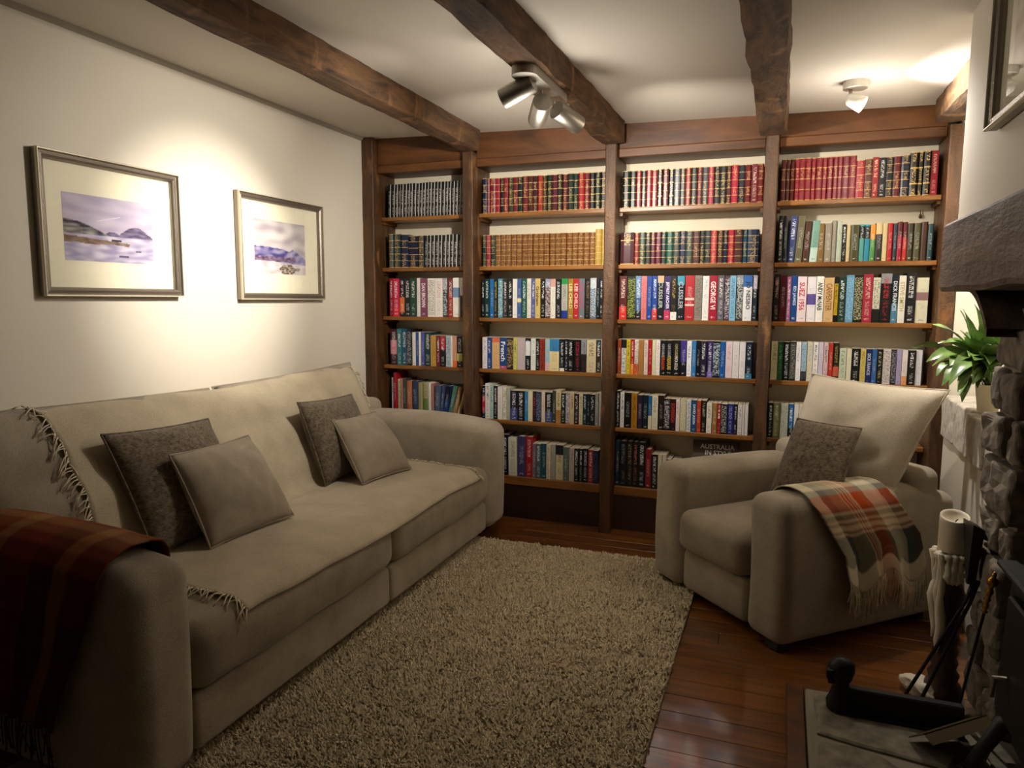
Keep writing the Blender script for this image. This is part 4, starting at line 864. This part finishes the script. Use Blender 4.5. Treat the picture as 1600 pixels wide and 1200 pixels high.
# arched corbel under the mantel
arc = [(-1.13+(-.30)*k/14, 1.293-.13*(k/14)**2.2) for k in range(15)]
V = [(2.86, y, z) for y, z in arc]+[(3.0, y, z) for y, z in arc]+[(2.86, y, z+.022) for y, z in arc]+[(3.0, y, z+.022) for y, z in arc]; Fc = []
for k in range(14):
    Fc += [(k, k+1, 16+k, 15+k), (30+k, 45+k, 46+k, 31+k), (k, 30+k, 31+k, k+1), (15+k, 16+k, 46+k, 45+k)]
tag(mk('mantel_bracket', V, Fc, M_MANT), 'curved dark bracket under the mantel behind the plant', 'bracket')
fp = thing('stone_fireplace', (3.0, -1.4, 0), 'rough grey stone jamb of the fireplace under the mantel', 'fireplace')
boxm('mortar_core', 2.955, 3.28, -1.49, -1.235, 0, 1.24, M_MORT, fp)
z = .04; k = 0
for hgt in (.13, .10, .12, .15, .11, .16, .13, .13, .12):
    cut = [(-1.50, -1.225)] if k % 3 == 2 else [(-1.505, -1.345), (-1.34, -1.22)] if k % 2 else [(-1.51, -1.42), (-1.41, -1.215)]
    for a, c in cut:
        V, Fc = rboxv(2.925+random.uniform(-.012, .01), 3.27, a+.004, c-.004, z+.006, z+hgt-.006, .014, 4, 2); V = wob(wob(V, .012, 14, k*3), .006, 40, k)
        mk('stone', V, Fc, M_STONE, fp)
    z += hgt; k += 1
# pale stone ledge with plaster below, beside the bookcase
le = thing('stone_ledge', (3.0, -.5, 0), 'pale whitewashed stone ledge beside the bookcase, under the potted plant', 'ledge')
boxm('plaster_base', 3.045, 3.248, -1.0, -.03, 0, .665, plain('white_plaster', srgb('d8d0c0'), .8), le, .004, 1)
for i, (a, c, z0, z1, x0) in enumerate(((-.27, -.03, .655, .842, 3.03), (-.52, -.275, .65, .838, 3.035), (-.78, -.53, .655, .835, 3.02), (-1.0, -.79, .65, .842, 3.03))):
    V, Fc = rboxv(x0, 3.246, a, c, z0, z1, .01, 4, 2); V = wob(V, .006, 25, i); V[:, 0] = np.minimum(V[:, 0], 3.248); mk('stone', V, Fc, M_STONE2, le)
# hearth
he = thing('hearth', (2.75, -1.9, 0), 'flagstone hearth with pale mortar in front of the fireplace', 'hearth')
boxm('mortar_bed', 2.455, 3.3, -3.0, -1.40, .0005, .05, M_MORT, he, .006, 1)
def flag(poly, k):
    n = len(poly); P = []; c = np.mean(poly, 0)
    rng2 = random.Random(k); pts = []
    for i in range(n):
        a, e = np.array(poly[i]), np.array(poly[(i+1) % n])
        for f in (0, .33, .67): pts.append(a+(e-a)*f+np.array([rng2.uniform(-.006, .006), rng2.uniform(-.006, .006)]))
    m = len(pts); V = [(x, y, .045) for x, y in pts]+[(x, y, .056) for x, y in pts]+[(c[0]+(x-c[0])*.95, c[1]+(y-c[1])*.95, .060+rng2.uniform(-.001, .001)) for x, y in pts]
    Fc = [(i, (i+1) % m, m+(i+1) % m, m+i) for i in range(m)]+[(m+i, m+(i+1) % m, 2*m+(i+1) % m, 2*m+i) for i in range(m)]+[tuple(2*m+i for i in range(m))]
    mk('flagstone', V, Fc, M_HSTONE, he)
for k, p in enumerate([[(2.475, -1.66), (2.79, -1.71), (2.86, -1.6), (2.8, -1.43), (2.48, -1.42)], [(2.475, -1.97), (2.66, -2.0), (2.7, -1.78), (2.62, -1.7), (2.485, -1.69)], [(2.69, -2.0), (2.95, -1.98), (2.96, -1.72), (2.82, -1.73), (2.735, -1.78)], [(2.89, -1.69), (3.1, -1.68), (3.1, -1.53), (2.93, -1.53), (2.9, -1.6)], [(2.475, -2.4), (2.8, -2.4), (2.8, -2.03), (2.475, -2.0)], [(2.83, -2.4), (3.1, -2.4), (3.1, -2.0), (2.83, -2.02)]]): flag(p, k)
hf = thing('hearth_border', (2.43, -1.7, 0), 'worn brown timber strip bordering the hearth', 'border')
boxm('side_board', 2.40, 2.452, -3.0, -1.33, .0012, .02, M_CASE, hf, .003, 1); boxm('end_board', 2.454, 2.84, -1.395, -1.33, .0012, .02, M_CASE, hf, .003, 1)
# stove
st = thing('wood_stove', (3.05, -1.85, 0), 'black cast-iron stove at the right edge, in the fireplace', 'stove')
boxm('stove_body', 2.93, 3.27, -2.3, -1.56, .16, .56, M_STOVE, st, .012, 2, lambda x, y, z: (x-.05*max(0, (.45-z)), y, z))
boxm('top_plate', 2.90, 3.28, -2.32, -1.54, .56, .58, M_STOVE, st, .006, 1)
boxm('door_panel', 2.905, 2.928, -2.2, -1.64, .22, .52, M_IRON, st, .006, 1, lambda x, y, z: (x-.05*max(0, (.45-z)), y, z))
for y in (-1.70, -2.26):
    v, f = tube([(2.95, y, .22), (2.90, y, .2), (2.865, y, .13), (2.84, y, .062)], [.022, .022, .018, .022], 8); mk('leg', v, f, M_STOVE, st, True)
    boxm('leg', 3.2, 3.24, y-.02, y+.02, .0605, .16, M_STOVE, st, .003, 1)
v, f = tube([(2.895, -1.72, .33), (2.87, -1.72, .33), (2.865, -1.72, .28)], .007, 8); mk('door_handle', v, f, M_STEEL, st)
# fender with cast head
fe = thing('iron_fender', (2.68, -1.5, .06), 'low black iron fender bar on the hearth ending in a cast head', 'fender')
boxm('fender_bar', 2.545, 2.86, -1.525, -1.495, .0605, .135, M_IRON, fe, .004, 1); boxm('fender_foot', 2.53, 2.86, -1.545, -1.485, .0595, .068, M_IRON, fe, .002, 1)
v, f = lathe([(.036, .0605), (.036, .085), (.03, .10), (.026, .125), (.022, .135), (.026, .145), (.034, .16), (.038, .18), (.034, .2), (.022, .214), (.002, .219)], 20, (2.545, -1.508, 0)); v = wob([tuple(q) for q in v], .006, 30, 2)
fh = mk('cast_head', v, f, M_IRON, fe, True)
for a, (dx, dz, rr) in enumerate(((-.03, .18, .012), (-.034, .165, .008), (-.028, .152, .009))):
    v, f = rboxv(2.545+dx-rr, 2.545+dx+rr, -1.508-.02-rr, -1.508-.02+rr*1.5, dz-rr*.7, dz+rr*.7, .004, 1, 2); mk('face_relief', v, f, M_IRON, fh, True)
# perforated ash shovel
sh = thing('ash_shovel', (2.83, -1.6, .07), 'tarnished perforated ash shovel lying on the hearth', 'shovel')
c = np.array([2.80, -1.605, .118]); e1 = np.array([.86, .46, .22]); e1 /= np.linalg.norm(e1); e2 = np.array([.25, -.75, .6]); e2 -= e1*(e1@e2); e2 /= np.linalg.norm(e2); e3 = np.cross(e1, e2)
M_TARN = plain('tarnished_brass', srgb('7a6a4c'), .4, .8)
def sl(a, b, d=0): return tuple(c+e1*a+e2*b+e3*d)
V = [sl(-.09, -.045), sl(.09, -.05), sl(.09, .05), sl(-.09, .045), sl(-.09, -.045, .003), sl(.09, -.05, .003), sl(.09, .05, .003), sl(-.09, .045, .003), sl(-.09, .06, .03), sl(.09, .065, .03)]
mk('shovel_pan', V, [(3, 2, 1, 0), (4, 5, 6, 7), (0, 1, 5, 4), (1, 2, 6, 5), (3, 0, 4, 7), (7, 6, 9, 8), (8, 9, 6, 7)], M_TARN, sh)
for i in range(4):
    for j in range(3):
        v, f = lathe([(.0055, 0), (.0055, .0008)], 10, sl(-.05+.026*i+.01*(j % 2), -.022+.02*j, .0032), e3); mk('pan_hole', v, f, M_SUB, sh)
v, f = tube([sl(.08, -.04, .01), sl(.12, -.06, .02), sl(.13, -.1, .0), sl(.12, -.17, -.0)], .007, 8); mk('handle', v, f, M_IRON, sh)
# pillar candle on a turned stand
cx_, cy_ = 2.868, -1.205
ca = thing('candle_holder', (cx_, cy_, 0), 'dark turned wooden candle stand with wax drips beside the fireplace', 'candle holder')
prof = [(.055, .0), (.06, .02), (.052, .045), (.04, .06), (.046, .08), (.034, .1), (.04, .12), (.033, .14), (.039, .16), (.032, .18), (.038, .2), (.03, .225), (.034, .27), (.04, .31), (.044, .34), (.034, .375), (.028, .39), (.04, .41), (.03, .425), (.044, .445), (.034, .462), (.046, .462), (.05, .474), (.05, .482)]
v, f = lathe(prof, 28, (cx_, cy_, .0), None, lambda r, z, w: r+(.004*math.sin(3*w+z*60) if .22 < z < .38 else 0)); mk('turned_stem', v, f, M_TURN, ca, True)
parts = []
for k in range(9):
    w = 2.3+k*.34+random.uniform(-.1, .1); L = random.uniform(.08, .36) if k < 6 else .1; pts = []; rr = []
    for j in range(9):
        z = .482-L*j/8; r = np.interp(z, [p[1] for p in prof], [p[0] for p in prof])+.003; pts.append((cx_+r*math.cos(w), cy_+r*math.sin(w), z)); rr.append(.012*(1-.3*math.sin(j)) if j < 8 else .004)
    parts.append(tube(pts, rr, 6))
V, Fc = merge(parts); mk('wax_drips', wob(V, .004, 40), Fc, M_CANDLE, ca, True)
V, Fc = rboxv(cx_-.115, cx_-.03, cy_-.06, cy_+.05, .001, .045, .018, 4, 3); mk('wax_pool', wob(wob(V, .02, 22, 3), .008, 60), Fc, M_CANDLE, ca, True)
cd = thing('pillar_candle', (cx_, cy_, .4825), 'thick white pillar candle with a hollowed top', 'candle')
prof = [(.040, .483), (.042, .486), (.042, .585), (.041, .595), (.038, .597), (.034, .588), (.02, .575), (.004, .57)]
v, f = lathe(prof, 30, (cx_, cy_, 0)); v = [Vector((p.x, p.y, p.z+(.014*(p.y-cy_)/.05 if p.z > .58 else 0))) for p in v]; mk('wax_body', v, f, M_CANDLE, cd, True)
v, f = tube([(cx_, cy_, .568), (cx_+.003, cy_, .58), (cx_+.008, cy_, .586)], .0018, 5); mk('wick', v, f, M_SUB, cd)
# fire tongs and poker
tg = thing('fire_tongs', (2.80, -1.30, 0), 'long black fire tongs leaning on the candle stand', 'fire tongs')
for a, bpt in (((2.735, -1.325, .012), 0), ((2.775, -1.345, .012), .012)):
    v, f = tube([a, (a[0]+.004, a[1], .03), (2.885+bpt, -1.33, .37), (2.90+bpt, -1.335, .44)], [.008, .0055, .0055, .007], 8); mk('tong_arm', v, f, M_IRON, tg, True)
    v, f = lathe([(.014, 0), (.014, .006)], 12, (a[0], a[1], .003)); mk('tong_foot', v, f, M_IRON, tg)
V = [(2.893, -1.345, .43), (2.915, -1.34, .43), (2.925, -1.36, .60), (2.895, -1.36, .615), (2.893, -1.325, .43), (2.915, -1.32, .43), (2.93, -1.235, .585), (2.895, -1.235, .60)]
V = [(x-.012, y, z) for x, y, z in V]
mk('hearth_brush_head', V, [(0, 1, 2, 3), (7, 6, 5, 4), (0, 4, 5, 1), (3, 2, 6, 7), (0, 3, 7, 4), (1, 5, 6, 2)], M_IRON, tg)
pk_ = thing('brass_poker', (2.87, -1.45, .06), 'thin poker with a knobbed brass handle leaning on the stone jamb', 'poker')
a, e = Vector((2.862, -1.43, .062)), Vector((2.905, -1.50, .50)); d = (e-a).normalized()
v, f = tube([a, e-d*.1], .0042, 8); mk('rod', v, f, M_IRON, pk_)
L = .115; prof = [(.004, 0), (.009, .006), (.005, .012), (.008, .02), (.0085, .028), (.005, .036), (.009, .044), (.006, .052), (.0075, .06), (.01, .068), (.0075, .076), (.006, .082), (.013, .094), (.0145, .1), (.012, .108), (.006, .114), (.007, .12), (.004, .128), (.0005, .13)]
v, f = lathe(prof, 16, e-d*.1, d); mk('handle', v, f, M_BRASS, pk_, True)
# ---------------------------------------------------------------- potted plant
pl = thing('potted_plant', (3.085, -.55, .842), 'leafy green peace lily in a cream pot on the stone ledge', 'plant')
PX, PY, PZ = 3.085, -.55, .842
v, f = lathe([(.030, PZ), (.034, PZ+.002), (.046, PZ+.098), (.047, PZ+.104), (.043, PZ+.104), (.041, PZ+.09), (.001, PZ+.088)], 28, (PX, PY, 0)); pot = mk('pot', v, f, M_POT, pl, True)
v, f = lathe([(.041, PZ+.088), (.03, PZ+.093), (.001, PZ+.095)], 16, (PX, PY, 0)); mk('soil', v, f, M_SOIL, pl)
def leaf(base, tip, w, up, k):
    base, tip = Vector(base), Vector(tip); d = tip-base; L = d.length; n = 9; r = random.Random(k)
    mid = base+d*.5+Vector((0, 0, up)); side = d.cross(Vector((0, 0, 1))).normalized(); side = (side+Vector((r.uniform(-.5, .5), r.uniform(-.5, .5), r.uniform(-.6, .6)))).normalized()
    V = []; Fc = []
    for i in range(n+1):
        f = i/n; p = base*(1-f)**2+mid*2*f*(1-f)+tip*f*f; ww = 1.5*w*(math.sin(math.pi*min(1, max(0, (f-.28)/.72))**.8) if f > .28 else .0)+.0022; 
        if i == n: ww = .0006
        tn = (mid-base)*(1-f)+(tip-mid)*f; nn = side.cross(tn).normalized()
        for s_, q in ((-1, .35), (-.5, .1), (0, 0), (.5, .1), (1, .35)): V.append(p+side*ww*s_+nn*(ww*q*.6+.003*math.sin(f*14+s_*2)*abs(s_)))
    for i in range(n):
        for j in range(4): Fc.append((i*5+j, i*5+j+1, (i+1)*5+j+1, (i+1)*5+j))
    mk('leaf', V, Fc, M_LEAF, pl, True)
k = 0; B = (PX, PY, PZ+.09)
for tip, w, up in [((2.86, -.55, 1.17), .022, .10), ((2.80, -.50, 1.075), .02, .13), ((2.87, -.62, 1.10), .024, .12), ((2.865, -.66, .975), .028, .16), ((2.875, -.72, .945), .03, .2), ((2.92, -.76, .93), .03, .18),
 ((2.95, -.60, 1.23), .018, .05), ((2.99, -.58, 1.25), .022, .05), ((3.03, -.66, 1.235), .024, .05), ((2.97, -.66, 1.17), .028, .05), ((3.02, -.74, 1.12), .03, .08), ((2.95, -.74, 1.06), .03, .1), ((2.9, -.70, 1.02), .03, .14),
 ((3.0, -.80, 1.02), .028, .12), ((2.96, -.78, .96), .026, .16), ((2.90, -.58, 1.03), .026, .14), ((2.98, -.52, 1.14), .024, .06), ((2.93, -.48, 1.05), .022, .1), ((3.03, -.55, 1.2), .02, .05), ((2.86, -.60, 1.01), .024, .15), ((2.94, -.68, 1.13), .026, .08), ((3.0, -.70, 1.0), .03, .14), ((3.02, -.83, 1.1), .022, .08), ((2.97, -.72, .99), .026, .15)]:
    k += 1; leaf((B[0]+random.uniform(-.02, .02), B[1]+random.uniform(-.02, .02), B[2]), (tip[0]+.03, tip[1]+.05, tip[2]), w, up, k)
    if k % 3 != 1: leaf((B[0]+random.uniform(-.02, .02), B[1]+random.uniform(-.02, .02), B[2]), (tip[0]+random.uniform(-.015, .05), tip[1]+random.uniform(-.01, .09), tip[2]+random.uniform(-.05, .03)), w*.9, up*random.uniform(.7, 1.2), k+100)
